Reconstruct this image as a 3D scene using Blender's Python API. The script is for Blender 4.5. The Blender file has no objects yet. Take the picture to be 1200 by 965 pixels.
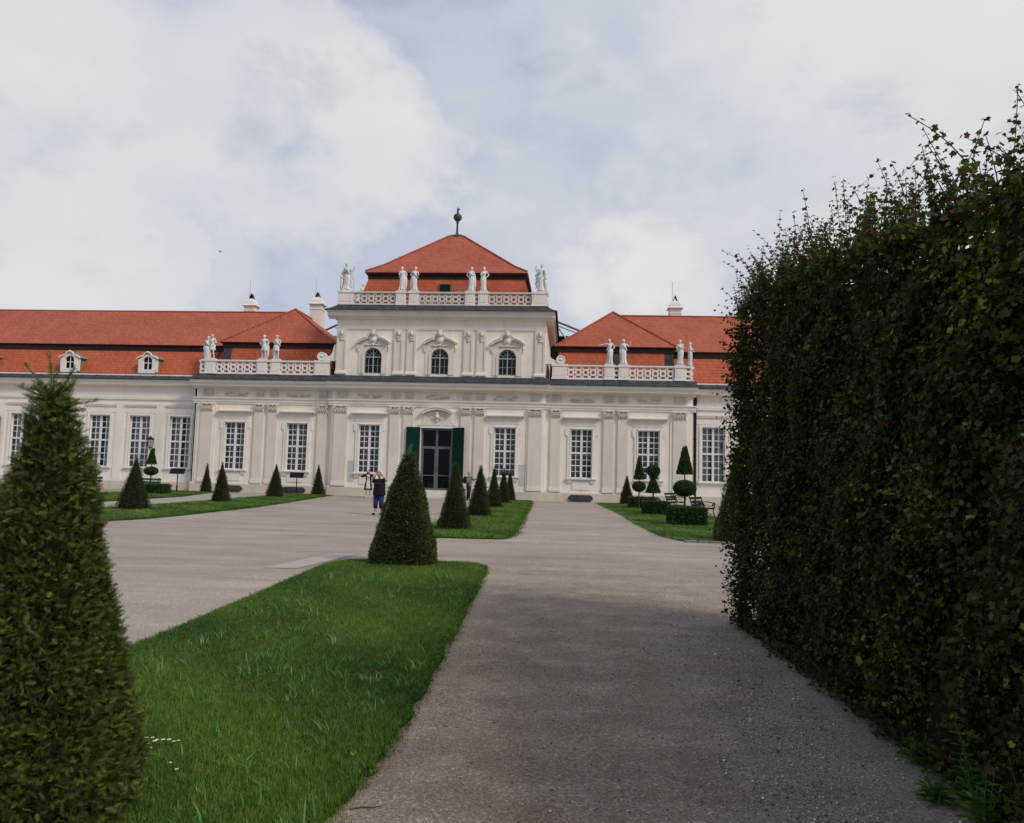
import bpy, math, random
import numpy as np
from math import sin, cos, pi, radians, atan, atan2, sqrt
random.seed(7)
rng = np.random.default_rng(11)
scene = bpy.context.scene
COL = scene.collection

# ------------------------------------------------------------------ helpers
def tag(o, label=None, cat=None, group=None, kind=None):
    if label: o['label'] = label
    if cat: o['category'] = cat
    if group: o['group'] = group
    if kind: o['kind'] = kind
    return o

def empty(name, loc, rz=0.0):
    o = bpy.data.objects.new(name, None)
    o.empty_display_size = 0.3
    o.location = loc
    o.rotation_euler = (0, 0, rz)
    COL.objects.link(o)
    return o

def copy_tree(o, parent=None):
    c = o.copy()
    COL.objects.link(c)
    c.parent = parent
    for ch in list(o.children):
        copy_tree(ch, c)
    return c

class MB:
    """collects shapes and links them as one mesh object"""
    def __init__(s):
        s.v = []; s.f = []; s.m = []; s.cm = 0
    def mat(s, i): s.cm = i; return s
    def add(s, vs, fs):
        b = len(s.v)
        s.v.extend([tuple(p) for p in vs])
        s.f.extend([tuple(b + i for i in f) for f in fs])
        s.m.extend([s.cm] * len(fs))
        return s
    def box(s, x0, x1, y0, y1, z0, z1):
        return s.add([(x0,y0,z0),(x1,y0,z0),(x1,y1,z0),(x0,y1,z0),(x0,y0,z1),(x1,y0,z1),(x1,y1,z1),(x0,y1,z1)],
                     [(0,3,2,1),(4,5,6,7),(0,1,5,4),(1,2,6,5),(2,3,7,6),(3,0,4,7)])
    def cham(s, x0, x1, y0, y1, z0, z1, c=0.02):
        """box with a chamfered front (towards -y)"""
        vs = [(x0,y1,z0),(x1,y1,z0),(x1,y1,z1),(x0,y1,z1),
              (x0,y0+c,z0),(x1,y0+c,z0),(x1,y0+c,z1),(x0,y0+c,z1),
              (x0+c,y0,z0+c),(x1-c,y0,z0+c),(x1-c,y0,z1-c),(x0+c,y0,z1-c)]
        return s.add(vs, [(0,3,2,1),(0,1,5,4),(1,2,6,5),(2,3,7,6),(3,0,4,7),
                          (4,5,9,8),(5,6,10,9),(6,7,11,10),(7,4,8,11),(8,9,10,11)])
    def prism(s, pts, y0, y1):
        """polygon in xz (counter-clockwise seen from -y) pushed from y0 to y1"""
        n = len(pts)
        vs = [(x,y0,z) for x,z in pts] + [(x,y1,z) for x,z in pts]
        fs = [tuple(range(n)), tuple(range(2*n-1, n-1, -1))]
        fs += [(i, i+n, (i+1)%n+n, (i+1)%n) for i in range(n)]
        return s.add(vs, fs)
    def extx(s, prof, x0, x1):
        """profile in yz pushed along x"""
        n = len(prof)
        vs = [(x0,y,z) for y,z in prof] + [(x1,y,z) for y,z in prof]
        fs = [tuple(range(n)), tuple(range(2*n-1, n-1, -1))]
        fs += [(i, i+n, (i+1)%n+n, (i+1)%n) for i in range(n)]
        return s.add(vs, fs)
    def strip(s, outer, inner, y0, y1):
        """band between two open polylines in xz with the same number of points"""
        n = len(outer)
        vs = [(x,y0,z) for x,z in outer]+[(x,y0,z) for x,z in inner]+[(x,y1,z) for x,z in outer]+[(x,y1,z) for x,z in inner]
        fs = []
        for i in range(n-1):
            fs += [(i,i+1,n+i+1,n+i),(2*n+i,3*n+i,3*n+i+1,2*n+i+1),(i,2*n+i,2*n+i+1,i+1),(n+i,n+i+1,3*n+i+1,3*n+i)]
        fs += [(0,n,3*n,2*n),(n-1,3*n-1,4*n-1,2*n-1)]
        return s.add(vs, fs)
    def tube(s, pts, rad, n=8, cap=True):
        """tube along points; rad a number or one per point"""
        P = [np.array(p, float) for p in pts]
        if not hasattr(rad, '__len__'): rad = [rad]*len(P)
        b = len(s.v); up = None
        for i, p in enumerate(P):
            t = P[min(i+1, len(P)-1)] - P[max(i-1, 0)]
            t = t/(np.linalg.norm(t)+1e-9)
            if up is None:
                up = np.array([0,0,1.]) if abs(t[2]) < .9 else np.array([1.,0,0])
            a = np.cross(t, up); a /= np.linalg.norm(a)+1e-9
            c = np.cross(a, t); up = c
            for k in range(n):
                th = 2*pi*k/n
                s.v.append(tuple(p + rad[i]*(cos(th)*a + sin(th)*c)))
        fs = []
        for i in range(len(P)-1):
            for k in range(n):
                fs.append((b+i*n+k, b+i*n+(k+1)%n, b+(i+1)*n+(k+1)%n, b+(i+1)*n+k))
        if cap:
            fs.append(tuple(b+k for k in range(n-1, -1, -1)))
            fs.append(tuple(b+(len(P)-1)*n+k for k in range(n)))
        s.f += fs; s.m += [s.cm]*len(fs)
        return s
    def lathe(s, prof, cx=0, cy=0, n=16, sx=1, sy=1):
        """(r, z) profile turned about a vertical axis"""
        b = len(s.v)
        for r, z in prof:
            for k in range(n):
                th = 2*pi*k/n
                s.v.append((cx+r*sx*cos(th), cy+r*sy*sin(th), z))
        fs = []
        for i in range(len(prof)-1):
            for k in range(n):
                fs.append((b+i*n+k, b+i*n+(k+1)%n, b+(i+1)*n+(k+1)%n, b+(i+1)*n+k))
        fs.append(tuple(b+k for k in range(n-1, -1, -1)))
        fs.append(tuple(b+(len(prof)-1)*n+k for k in range(n)))
        s.f += fs; s.m += [s.cm]*len(fs)
        return s
    def ball(s, c, r, n=10, m=7, fn=None):
        """ellipsoid, r a number or a triple; fn may move each unit point"""
        if not hasattr(r, '__len__'): r = (r, r, r)
        b = len(s.v)
        pts = [(0,0,-1.)]
        for i in range(1, m):
            ph = -pi/2+pi*i/m
            for k in range(n):
                pts.append((cos(ph)*cos(2*pi*k/n), cos(ph)*sin(2*pi*k/n), sin(ph)))
        pts.append((0,0,1.))
        for p in pts:
            if fn: p = fn(*p)
            s.v.append((c[0]+p[0]*r[0], c[1]+p[1]*r[1], c[2]+p[2]*r[2]))
        fs = [(b, b+1+(k+1)%n, b+1+k) for k in range(n)]
        for i in range(m-2):
            for k in range(n):
                o = b+1+i*n
                fs.append((o+k, o+(k+1)%n, o+n+(k+1)%n, o+n+k))
        o = b+1+(m-2)*n; t = b+len(pts)-1
        fs += [(o+k, o+(k+1)%n, t) for k in range(n)]
        s.f += fs; s.m += [s.cm]*len(fs)
        return s
    def build(s, name, mats, parent=None, smooth=False, loc=None, rot=None):
        me = bpy.data.meshes.new(name)
        me.from_pydata(s.v, [], s.f)
        if not isinstance(mats, (list, tuple)): mats = [mats]
        for m in mats: me.materials.append(m)
        me.polygons.foreach_set('material_index', s.m)
        if smooth: me.polygons.foreach_set('use_smooth', [True]*len(s.f))
        me.update()
        o = bpy.data.objects.new(name, me)
        COL.objects.link(o)
        if parent: o.parent = parent
        if loc: o.location = loc
        if rot: o.rotation_euler = rot
        return o

# ------------------------------------------------------------------ materials
def new_mat(name):
    m = bpy.data.materials.new(name); m.use_nodes = True
    nt = m.node_tree
    return m, nt, nt.nodes['Principled BSDF']

def N(nt, t, **kw):
    n = nt.nodes.new(t)
    for k, v in kw.items():
        if k in n.inputs: n.inputs[k].default_value = v
        else: setattr(n, k, v)
    return n

def ramp(nt, fac, stops):
    r = nt.nodes.new('ShaderNodeValToRGB')
    e = r.color_ramp.elements
    while len(e) > len(stops): e.remove(e[-1])
    while len(e) < len(stops): e.new(0.5)
    for el, (p, c) in zip(e, stops):
        el.position = p; el.color = (*c, 1) if len(c) == 3 else c
    nt.links.new(fac, r.inputs['Fac'])
    return r.outputs['Color']

def mixc(nt, fac, a, b, mode='MIX'):
    m = nt.nodes.new('ShaderNodeMix'); m.data_type = 'RGBA'; m.blend_type = mode
    for sock, v in ((m.inputs[0], fac), (m.inputs[6], a), (m.inputs[7], b)):
        if isinstance(v, (int, float)): sock.default_value = v
        elif isinstance(v, tuple): sock.default_value = (*v, 1) if len(v) == 3 else v
        else: nt.links.new(v, sock)
    return m.outputs[2]

def worldpos(nt):
    return nt.nodes.new('ShaderNodeNewGeometry').outputs['Position']

def noise(nt, vec, scale, detail=4, rough=.55, stretch=None):
    if stretch:
        mp = nt.nodes.new('ShaderNodeMapping'); mp.inputs['Scale'].default_value = stretch
        nt.links.new(vec, mp.inputs[0]); vec = mp.outputs[0]
    n = N(nt, 'ShaderNodeTexNoise', Scale=scale, Detail=detail, Roughness=rough)
    nt.links.new(vec, n.inputs['Vector'])
    return n.outputs['Fac']

def bump(nt, bsdf, h, strength=.3, dist=.01):
    b = N(nt, 'ShaderNodeBump', Strength=strength, Distance=dist)
    nt.links.new(h, b.inputs['Height']); nt.links.new(b.outputs[0], bsdf.inputs['Normal'])
    return b

def simple(name, col, rough=.6, metal=0, var=.12, scale=6, bmp=.15):
    m, nt, b = new_mat(name)
    p = worldpos(nt)
    n = noise(nt, p, scale, 5)
    c = ramp(nt, n, [(.3, tuple(x*(1-var) for x in col)), (.7, tuple(min(1, x*(1+var)) for x in col))])
    nt.links.new(c, b.inputs['Base Color'])
    b.inputs['Roughness'].default_value = rough
    b.inputs['Metallic'].default_value = metal
    if bmp: bump(nt, b, noise(nt, p, scale*6, 3), bmp, .01)
    return m

def plaster(name, col, dirt=(.42,.38,.32), amount=.35):
    m, nt, b = new_mat(name)
    p = worldpos(nt)
    big = noise(nt, p, .9, 5, .6)
    streak = noise(nt, p, 1.6, 5, .65, (2.2, 2.2, .22))
    fine = noise(nt, p, 14, 4)
    c = ramp(nt, big, [(.3, tuple(x*.93 for x in col)), (.7, tuple(min(1, x*1.04) for x in col))])
    sm = ramp(nt, streak, [(.52, (0,0,0)), (.78, (1,1,1))])
    f = nt.nodes.new('ShaderNodeMath'); f.operation = 'MULTIPLY'; f.inputs[1].default_value = amount
    nt.links.new(sm, f.inputs[0])
    c = mixc(nt, f.outputs[0], c, dirt)
    c = mixc(nt, .08, c, ramp(nt, fine, [(.3, (.3,.28,.25)), (.7, (1,1,1))]), 'MULTIPLY')
    nt.links.new(c, b.inputs['Base Color'])
    b.inputs['Roughness'].default_value = .85
    bump(nt, b, fine, .15, .01)
    return m

M = {}
M['plaster'] = plaster('cream_plaster', (.86,.78,.675), (.52,.46,.39), .42)
M['beige'] = plaster('beige_plaster', (.74,.66,.56), (.50,.44,.36), .4)
M['white'] = plaster('pale_stucco', (.84,.77,.69), (.55,.50,.44), .3)
M['stone'] = plaster('grey_limestone', (.66,.61,.53), (.30,.27,.22), .5)
M['plinth'] = plaster('plinth_stone', (.62,.54,.43), (.36,.31,.25), .55)
M['marble'] = plaster('statue_marble', (.72,.72,.69), (.16,.17,.165), .8)
M['patch'] = plaster('grey_repair_plaster', (.56,.53,.50))
M['carve'] = plaster('carved_stucco', (.72,.66,.57), (.40,.36,.29), .35)
M['barsgrey'] = simple('grey_glazing_bars', (.36,.35,.34), .5, var=.05, bmp=0)
M['darkcopper'] = simple('dark_weathered_copper', (.045,.065,.055), .6, .2, .4, 8)
M['frame'] = simple('white_window_paint', (.74,.72,.71), .45, var=.05, bmp=0)
M['greyframe'] = simple('grey_door_paint', (.10,.11,.125), .6, var=.06, bmp=0)
M['lead'] = simple('dark_lead_sheet', (.050,.054,.060), .7, 0, .4, 3)
M['band'] = simple('shadowed_eave_boards', (.030,.020,.018), .8, 0, .2, 4)  # eave boards whose colour also holds the shadow of the roof overhang
M['green'] = simple('green_shutter_paint', (.003,.036,.025), .7, 0, .15, 5, .05)
M['copper'] = simple('patinated_copper', (.16,.27,.23), .6, .1, .3, 6)
M['iron'] = simple('black_iron', (.018,.018,.02), .45, .5, .2, 20)
M['slat'] = simple('dark_green_slats', (.008,.016,.013), .85, 0, .3, 12)
M['benchgreen'] = simple('green_bench_paint', (.014,.07,.055), .5, 0, .2, 12)
M['bark'] = simple('dark_bark', (.035,.026,.018), .9, 0, .4, 14, .5)
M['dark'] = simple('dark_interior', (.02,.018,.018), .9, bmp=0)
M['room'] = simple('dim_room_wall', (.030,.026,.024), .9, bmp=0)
M['curtain'] = simple('pale_curtain', (.75,.72,.70), .9, var=.1, scale=2, bmp=0)
M['curtain2'] = simple('rose_blind', (.46,.39,.37), .9, var=.2, scale=1.5, bmp=0)  # muted rose cloth, tone varies at random
M['curtain3'] = simple('darker_blind', (.30,.25,.23), .9, var=.2, scale=1.5, bmp=0)
M['core'] = simple('shrub_dark_core', (.016,.018,.009), 1, 0, .6, 26, 1)  # near-black colour stands in for the shade inside hedge and shrubs
M['granite'] = simple('granite_edging', (.16,.155,.15), .8, 0, .3, 9)
M['panel'] = simple('black_sign_panel', (.010,.010,.011), .8, 0, .1, 4, 0)
M['steel'] = simple('grey_steel', (.12,.13,.14), .45, .6, .2, 4)
M['skin'] = simple('skin', (.50,.30,.23), .5, var=.06, bmp=0)
M['hairdark'] = simple('dark_hair', (.016,.011,.009), .5, var=.3, scale=40)
M['hairblond'] = simple('light_brown_hair', (.16,.09,.05), .5, var=.3, scale=40)
M['hairgrey'] = simple('grey_hair', (.25,.24,.23), .6, var=.2, scale=40)
M['black'] = simple('black_cloth', (.012,.012,.014), .85, var=.3, scale=8, bmp=.3)
M['jeans'] = simple('blue_denim', (.020,.034,.095), .85, var=.3, scale=14, bmp=.3)
M['greycloth'] = simple('grey_cloth', (.13,.13,.15), .85, var=.25, scale=10, bmp=.3)
M['navy'] = simple('dark_trousers', (.02,.021,.028), .85, var=.2, bmp=.2)
M['whitecloth'] = simple('white_cloth', (.75,.74,.73), .8, var=.06, bmp=.1)
M['red'] = simple('red_print', (.22,.012,.02), .7, var=.1, bmp=0)
M['bird'] = simple('bird_feathers', (.02,.02,.02), .9, bmp=0)
M['petal'] = simple('white_petals', (.8,.8,.78), .6, var=.03, bmp=0)
M['yellow'] = simple('yellow_disc', (.7,.45,.03), .6, var=.05, bmp=0)
M['stick'] = simple('dry_stick', (.10,.065,.045), .9, bmp=.3, scale=30)

for k_ in ('black','jeans','greycloth','navy','green','panel','slat','iron','hairdark','core','dark','room','lead','band'):
    M[k_].node_tree.nodes['Principled BSDF'].inputs['Specular IOR Level'].default_value = .12
def dress_mat():
    m, nt, b = new_mat('patterned_dress')
    v = N(nt, 'ShaderNodeTexVoronoi', Scale=16.0); nt.links.new(worldpos(nt), v.inputs['Vector'])
    c = ramp(nt, v.outputs['Distance'], [(.3, (.03,.03,.035)), (.42, (.7,.69,.68))])
    nt.links.new(c, b.inputs['Base Color']); b.inputs['Roughness'].default_value = .8
    return m
M['dress'] = dress_mat()

def tile_mat(name, col, row=.17):
    m, nt, b = new_mat(name)
    p = worldpos(nt)
    sep = nt.nodes.new('ShaderNodeSeparateXYZ'); nt.links.new(p, sep.inputs[0])
    cmb = nt.nodes.new('ShaderNodeCombineXYZ')
    add = nt.nodes.new('ShaderNodeMath'); add.operation = 'ADD'
    nt.links.new(sep.outputs[0], add.inputs[0]); nt.links.new(sep.outputs[1], add.inputs[1])
    nt.links.new(add.outputs[0], cmb.inputs[0]); nt.links.new(sep.outputs[2], cmb.inputs[1])
    br = N(nt, 'ShaderNodeTexBrick', Scale=1.0)
    br.inputs['Color1'].default_value = (*[x*.86 for x in col], 1)
    br.inputs['Color2'].default_value = (*[x*1.12 for x in col], 1)
    br.inputs['Mortar'].default_value = (*[x*.30 for x in col], 1)
    br.inputs['Mortar Size'].default_value = .012
    br.inputs['Mortar Smooth'].default_value = .6
    br.inputs['Brick Width'].default_value = .18
    br.inputs['Row Height'].default_value = row
    br.inputs['Bias'].default_value = -.1
    nt.links.new(cmb.outputs[0], br.inputs['Vector'])
    big = noise(nt, p, .5, 6, .65)
    c = mixc(nt, .55, br.outputs['Color'], ramp(nt, big, [(.3, (.62,.60,.60)), (.55, (.95,.95,.95)), (.75, (1.15,1.1,1.05))]), 'MULTIPLY')
    spots = noise(nt, p, 3.2, 6, .7)
    c = mixc(nt, ramp(nt, spots, [(.62, (0,0,0)), (.75, (.5,.5,.5))]), c, tuple(x*.45+.02 for x in col))
    nt.links.new(c, b.inputs['Base Color'])
    b.inputs['Roughness'].default_value = .8
    w = N(nt, 'ShaderNodeTexWave', Scale=1/row/2*1.0, wave_type='BANDS', bands_direction='Z', wave_profile='SAW')
    w.inputs['Scale'].default_value = 2*pi/(20*row)
    nt.links.new(p, w.inputs['Vector'])
    bump(nt, b, w.outputs['Fac'], .6, .03)
    return m
M['tile'] = tile_mat('red_clay_tiles', (.48,.112,.055))
M['tile2'] = tile_mat('red_clay_tiles_steep', (.55,.115,.045), .22)

def glass_mat():
    m, nt, b = new_mat('window_glass')
    nt.nodes.remove(b)
    out = nt.nodes['Material Output']
    tr = nt.nodes.new('ShaderNodeBsdfTransparent'); tr.inputs[0].default_value = (.72,.75,.75,1)
    gl = nt.nodes.new('ShaderNodeBsdfGlossy'); gl.inputs['Roughness'].default_value = .04
    gl.inputs[0].default_value = (.62,.65,.68,1)
    fr = nt.nodes.new('ShaderNodeFresnel'); fr.inputs[0].default_value = 1.5
    mx = nt.nodes.new('ShaderNodeMixShader')
    nt.links.new(fr.outputs[0], mx.inputs[0]); nt.links.new(tr.outputs[0], mx.inputs[1]); nt.links.new(gl.outputs[0], mx.inputs[2])
    nt.links.new(mx.outputs[0], out.inputs[0])
    return m
M['glass'] = glass_mat()
M['doorglass'] = glass_mat()
for n_ in M['doorglass'].node_tree.nodes:
    if n_.type == 'BSDF_TRANSPARENT': n_.inputs[0].default_value = (.30,.31,.32,1)
    if n_.type == 'BSDF_GLOSSY': n_.inputs[0].default_value = (.35,.36,.38,1)

def leaf_mat(name, rough=.5, trans=.25, tcol=(1.5,1.7,.7), spec=.3):
    m, nt, b = new_mat(name)
    at = nt.nodes.new('ShaderNodeAttribute'); at.attribute_name = 'Col'
    nt.links.new(at.outputs['Color'], b.inputs['Base Color'])
    b.inputs['Roughness'].default_value = rough
    b.inputs['Specular IOR Level'].default_value = spec
    tl = nt.nodes.new('ShaderNodeBsdfTranslucent')
    nt.links.new(mixc(nt, 1.0, at.outputs['Color'], tcol, 'MULTIPLY'), tl.inputs[0])
    mx = nt.nodes.new('ShaderNodeMixShader'); mx.inputs[0].default_value = trans
    nt.links.new(b.outputs[0], mx.inputs[1]); nt.links.new(tl.outputs[0], mx.inputs[2])
    nt.links.new(mx.outputs[0], nt.nodes['Material Output'].inputs[0])
    return m
M['leaf'] = leaf_mat('maple_leaves', .6, .25, spec=.14)
M['yew'] = leaf_mat('yew_needles', .55, .12)
M['box'] = leaf_mat('box_leaves', .5, .15)
M['blade'] = leaf_mat('grass_blades', .55, .30)
M['weed'] = leaf_mat('weed_leaves', .5, .3)
M['pebble'] = leaf_mat('gravel_chips', .8, 0)

def gravel_mat():
    m, nt, b = new_mat('sandy_gravel')
    p = worldpos(nt)
    big = noise(nt, p, .35, 6, .62)
    mid = noise(nt, p, 2.3, 6, .65)
    fine = noise(nt, p, 55, 3, .7)
    vfine = noise(nt, p, 190, 2, .7)
    drag = noise(nt, p, .8, 5, .6, (.35, 1.6, 1))
    # court colour; the walk beside the hedge is browner
    c1 = ramp(nt, big, [(.32, (.305,.250,.210)), (.55, (.355,.298,.252)), (.72, (.410,.350,.300))])
    c2 = ramp(nt, mid, [(.30, (.195,.142,.100)), (.50, (.258,.198,.146)), (.72, (.345,.280,.212))])
    sep = nt.nodes.new('ShaderNodeSeparateXYZ'); nt.links.new(p, sep.inputs[0])
    def sm(sock, a, bb):
        mr = N(nt, 'ShaderNodeMapRange', interpolation_type='SMOOTHSTEP')
        mr.inputs['From Min'].default_value = a; mr.inputs['From Max'].default_value = bb
        nt.links.new(sock, mr.inputs['Value']); return mr.outputs[0]
    def mul(a, bb):
        q = nt.nodes.new('ShaderNodeMath'); q.operation = 'MULTIPLY'
        for s_, v in ((q.inputs[0], a), (q.inputs[1], bb)):
            if isinstance(v, (int, float)): s_.default_value = v
            else: nt.links.new(v, s_)
        return q.outputs[0]
    def addn(sock, nz, amp):
        q = nt.nodes.new('ShaderNodeMath'); q.operation = 'MULTIPLY_ADD'; q.inputs[1].default_value = amp
        nt.links.new(nz, q.inputs[0]); nt.links.new(sock, q.inputs[2]); return q.outputs[0]
    xw = addn(sep.outputs[0], mid, 1.2); yw = addn(sep.outputs[1], mid, 5)
    walk = mul(mul(sm(xw, -1.6, -.2), sm(yw, 22, 10)), .9)
    c = mixc(nt, walk, c1, c2)
    # bluish crushed stone lying along the hedge foot
    xb = addn(sep.outputs[0], noise(nt, p, 1.3, 4), 1.5)
    blue = mul(mul(sm(xb, 1.45, 1.95), sm(sep.outputs[1], 9.5, 7.5)), sm(noise(nt, p, 1.1, 4), .38, .58))
    c = mixc(nt, mul(blue, .7), c, (.235,.222,.215))
    vo = N(nt, 'ShaderNodeTexVoronoi', Scale=75.0); nt.links.new(p, vo.inputs['Vector'])
    sepc = nt.nodes.new('ShaderNodeSeparateColor'); nt.links.new(vo.outputs['Color'], sepc.inputs[0])
    c = mixc(nt, .5, c, ramp(nt, sepc.outputs[0], [(.0, (.70,.69,.68)), (.55, (.98,.98,.98)), (.86, (1.1,1.1,1.1)), (.93, (1.9,1.9,1.95))]), 'MULTIPLY')
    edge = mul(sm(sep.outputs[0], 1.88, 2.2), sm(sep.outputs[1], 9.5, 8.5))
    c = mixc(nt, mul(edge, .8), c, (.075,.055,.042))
    c = mixc(nt, .45, c, ramp(nt, drag, [(.30, (.60,.585,.57)), (.5, (.96,.96,.96)), (.70, (1.35,1.33,1.3))]), 'MULTIPLY')
    c = mixc(nt, .85, c, ramp(nt, fine, [(.28, (.45,.44,.42)), (.5, (1,1,1)), (.72, (1.5,1.48,1.45))]), 'MULTIPLY')
    c = mixc(nt, .7, c, ramp(nt, vfine, [(.3, (.45,.44,.43)), (.5, (1,1,1)), (.7, (1.7,1.7,1.7))]), 'MULTIPLY')
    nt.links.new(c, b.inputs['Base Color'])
    b.inputs['Roughness'].default_value = .9
    b.inputs['Specular IOR Level'].default_value = .25
    ad = nt.nodes.new('ShaderNodeMath'); ad.operation = 'ADD'
    nt.links.new(fine, ad.inputs[0]); nt.links.new(mul(vfine, .6), ad.inputs[1])
    bump(nt, b, ad.outputs[0], .55, .012)
    return m
M['gravel'] = gravel_mat()

def turf_mat():
    m, nt, b = new_mat('turf_soil')
    p = worldpos(nt)
    n1 = noise(nt, p, 1.2, 5); n2 = noise(nt, p, 60, 3, .7)
    c = ramp(nt, n1, [(.3, (.022,.065,.012)), (.6, (.040,.105,.018)), (.75, (.070,.125,.025))])
    c = mixc(nt, .9, c, ramp(nt, n2, [(.3, (.45,.45,.4)), (.6, (1.2,1.2,1.1))]), 'MULTIPLY')
    nt.links.new(c, b.inputs['Base Color']); b.inputs['Roughness'].default_value = .95
    b.inputs['Specular IOR Level'].default_value = .1
    bump(nt, b, n2, .8, .03)
    return m
M['turf'] = turf_mat()
M['palepatch'] = simple('pale_ground_patch', (.40,.345,.295), .85, 0, .15, 2.5, .2)
M['cobble'] = simple('pale_gravel_walk', (.34,.30,.26), .9, 0, .15, 3, .4)

# ------------------------------------------------------------------ scattered foliage
def norm(a): return a/(np.linalg.norm(a, axis=-1, keepdims=True)+1e-9)

def frames(nrm, jitter=.5, updir=None, twist=None):
    """rotation matrices whose z column is near nrm"""
    m = len(nrm)
    z = norm(nrm + rng.normal(0, jitter, (m, 3)))
    r = rng.normal(0, 1, (m, 3)) if updir is None else np.tile(np.array(updir, float), (m, 1)) + rng.normal(0, .25 if twist is None else twist, (m, 3))
    x = norm(np.cross(r, z)); y = np.cross(z, x)
    return np.stack([x, y, z], axis=2)

def scatter(name, tv, tf, P, R, S, C, mat, parent=None, kind=None, keep_local=True):
    """one mesh: template tv/tf placed at every P with rotation R, scale S, colour C"""
    tv = np.asarray(tv, float); nt_ = len(tv); m = len(P)
    S = np.asarray(S, float)
    if S.ndim == 1: S = np.repeat(S[:, None], 3, 1)
    V = np.einsum('mij,mkj->mki', R, tv[None]*S[:, None, :]) + P[:, None, :]
    lens = np.array([len(f) for f in tf]); flat = np.concatenate([np.array(f) for f in tf])
    loops = (flat[None, :] + (np.arange(m)*nt_)[:, None]).ravel()
    tot = np.tile(lens, m); start = np.concatenate([[0], np.cumsum(tot)[:-1]])
    me = bpy.data.meshes.new(name)
    me.vertices.add(m*nt_); me.vertices.foreach_set('co', V.reshape(-1).astype('f'))
    me.loops.add(len(loops)); me.loops.foreach_set('vertex_index', loops.astype('i'))
    me.polygons.add(len(tot)); me.polygons.foreach_set('loop_start', start.astype('i'))
    me.polygons.foreach_set('loop_total', tot.astype('i'))
    me.update(calc_edges=True)
    ca = me.color_attributes.new('Col', 'FLOAT_COLOR', 'POINT')
    cc = np.ones((m, nt_, 4)); cc[:, :, :3] = C[:, None, :]
    ca.data.foreach_set('color', cc.reshape(-1).astype('f'))
    me.materials.append(mat)
    o = bpy.data.objects.new(name, me); COL.objects.link(o)
    if parent: o.parent = parent
    if kind: o['kind'] = kind
    return o

def palette(m, cols, w, var=.25):
    cols = np.array(cols); w = np.array(w, float); w /= w.sum()
    c = cols[rng.choice(len(cols), m, p=w)]
    return np.clip(c*np.exp(rng.normal(0, var, (m, 1))), 0, 1)

# maple leaf: five lobes, gently folded
def maple_template():
    ang = [-90, -55, -20, 5, 30, 50, 66, 90, 114, 130, 150, 175, 200, 235]
    rad = [.12, .50, .72, .62, .98, .78, .70, 1.12, .70, .78, .98, .62, .72, .50]
    v = [(0, 0, 0)]
    for a, r in zip(ang, rad):
        x = r*cos(radians(a)); y = r*sin(radians(a))+.05
        v.append((x*.55, y*.55, .16*abs(x)-.10*r*r))
    n = len(ang)
    return v, [(0, 1+i, 1+(i+1) % n) for i in range(n)]
MAPLE = maple_template()
def sprig_template(n=6, wide=.34):
    """flat yew spray along +z-ish: needles in two ranks on a short twig"""
    v = []; f = []
    v += [(-.02,0,0),(.02,0,0),(0,0,1)]; f.append((0,1,2))
    for i in range(n):
        z = .12+.8*i/n; L = wide*(1-.55*i/n)
        for sgn in (-1, 1):
            b = len(v)
            v += [(0,0,z-.045),(0,0,z+.045),(sgn*L, .05, z+L*.75)]
            f.append((b,b+1,b+2))
    return v, f
SPRIG = sprig_template()
SPRIG_S = sprig_template(3, .5)
def boxleaf_template():
    v = []; f = []
    for k in range(5):
        a = 2*pi*k/5+.3; t = .5+.3*(k % 2)
        d = np.array([cos(a)*t, sin(a)*t, .8]); s_ = np.array([-sin(a), cos(a), 0])*.28
        b = len(v)
        v += [tuple(d*.1), tuple(d*.55+s_), tuple(d), tuple(d*.55-s_)]
        f.append((b, b+1, b+2, b+3))
    return v, f
BOXLEAF = boxleaf_template()

def wob(P, a=.04):
    return a*(np.sin(P[:, 0]*5.1+P[:, 2]*3.7)+np.sin(P[:, 1]*4.3-P[:, 2]*5.9+1.3)+.7*np.sin(P[:, 0]*11+P[:, 1]*9+P[:, 2]*13))

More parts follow.
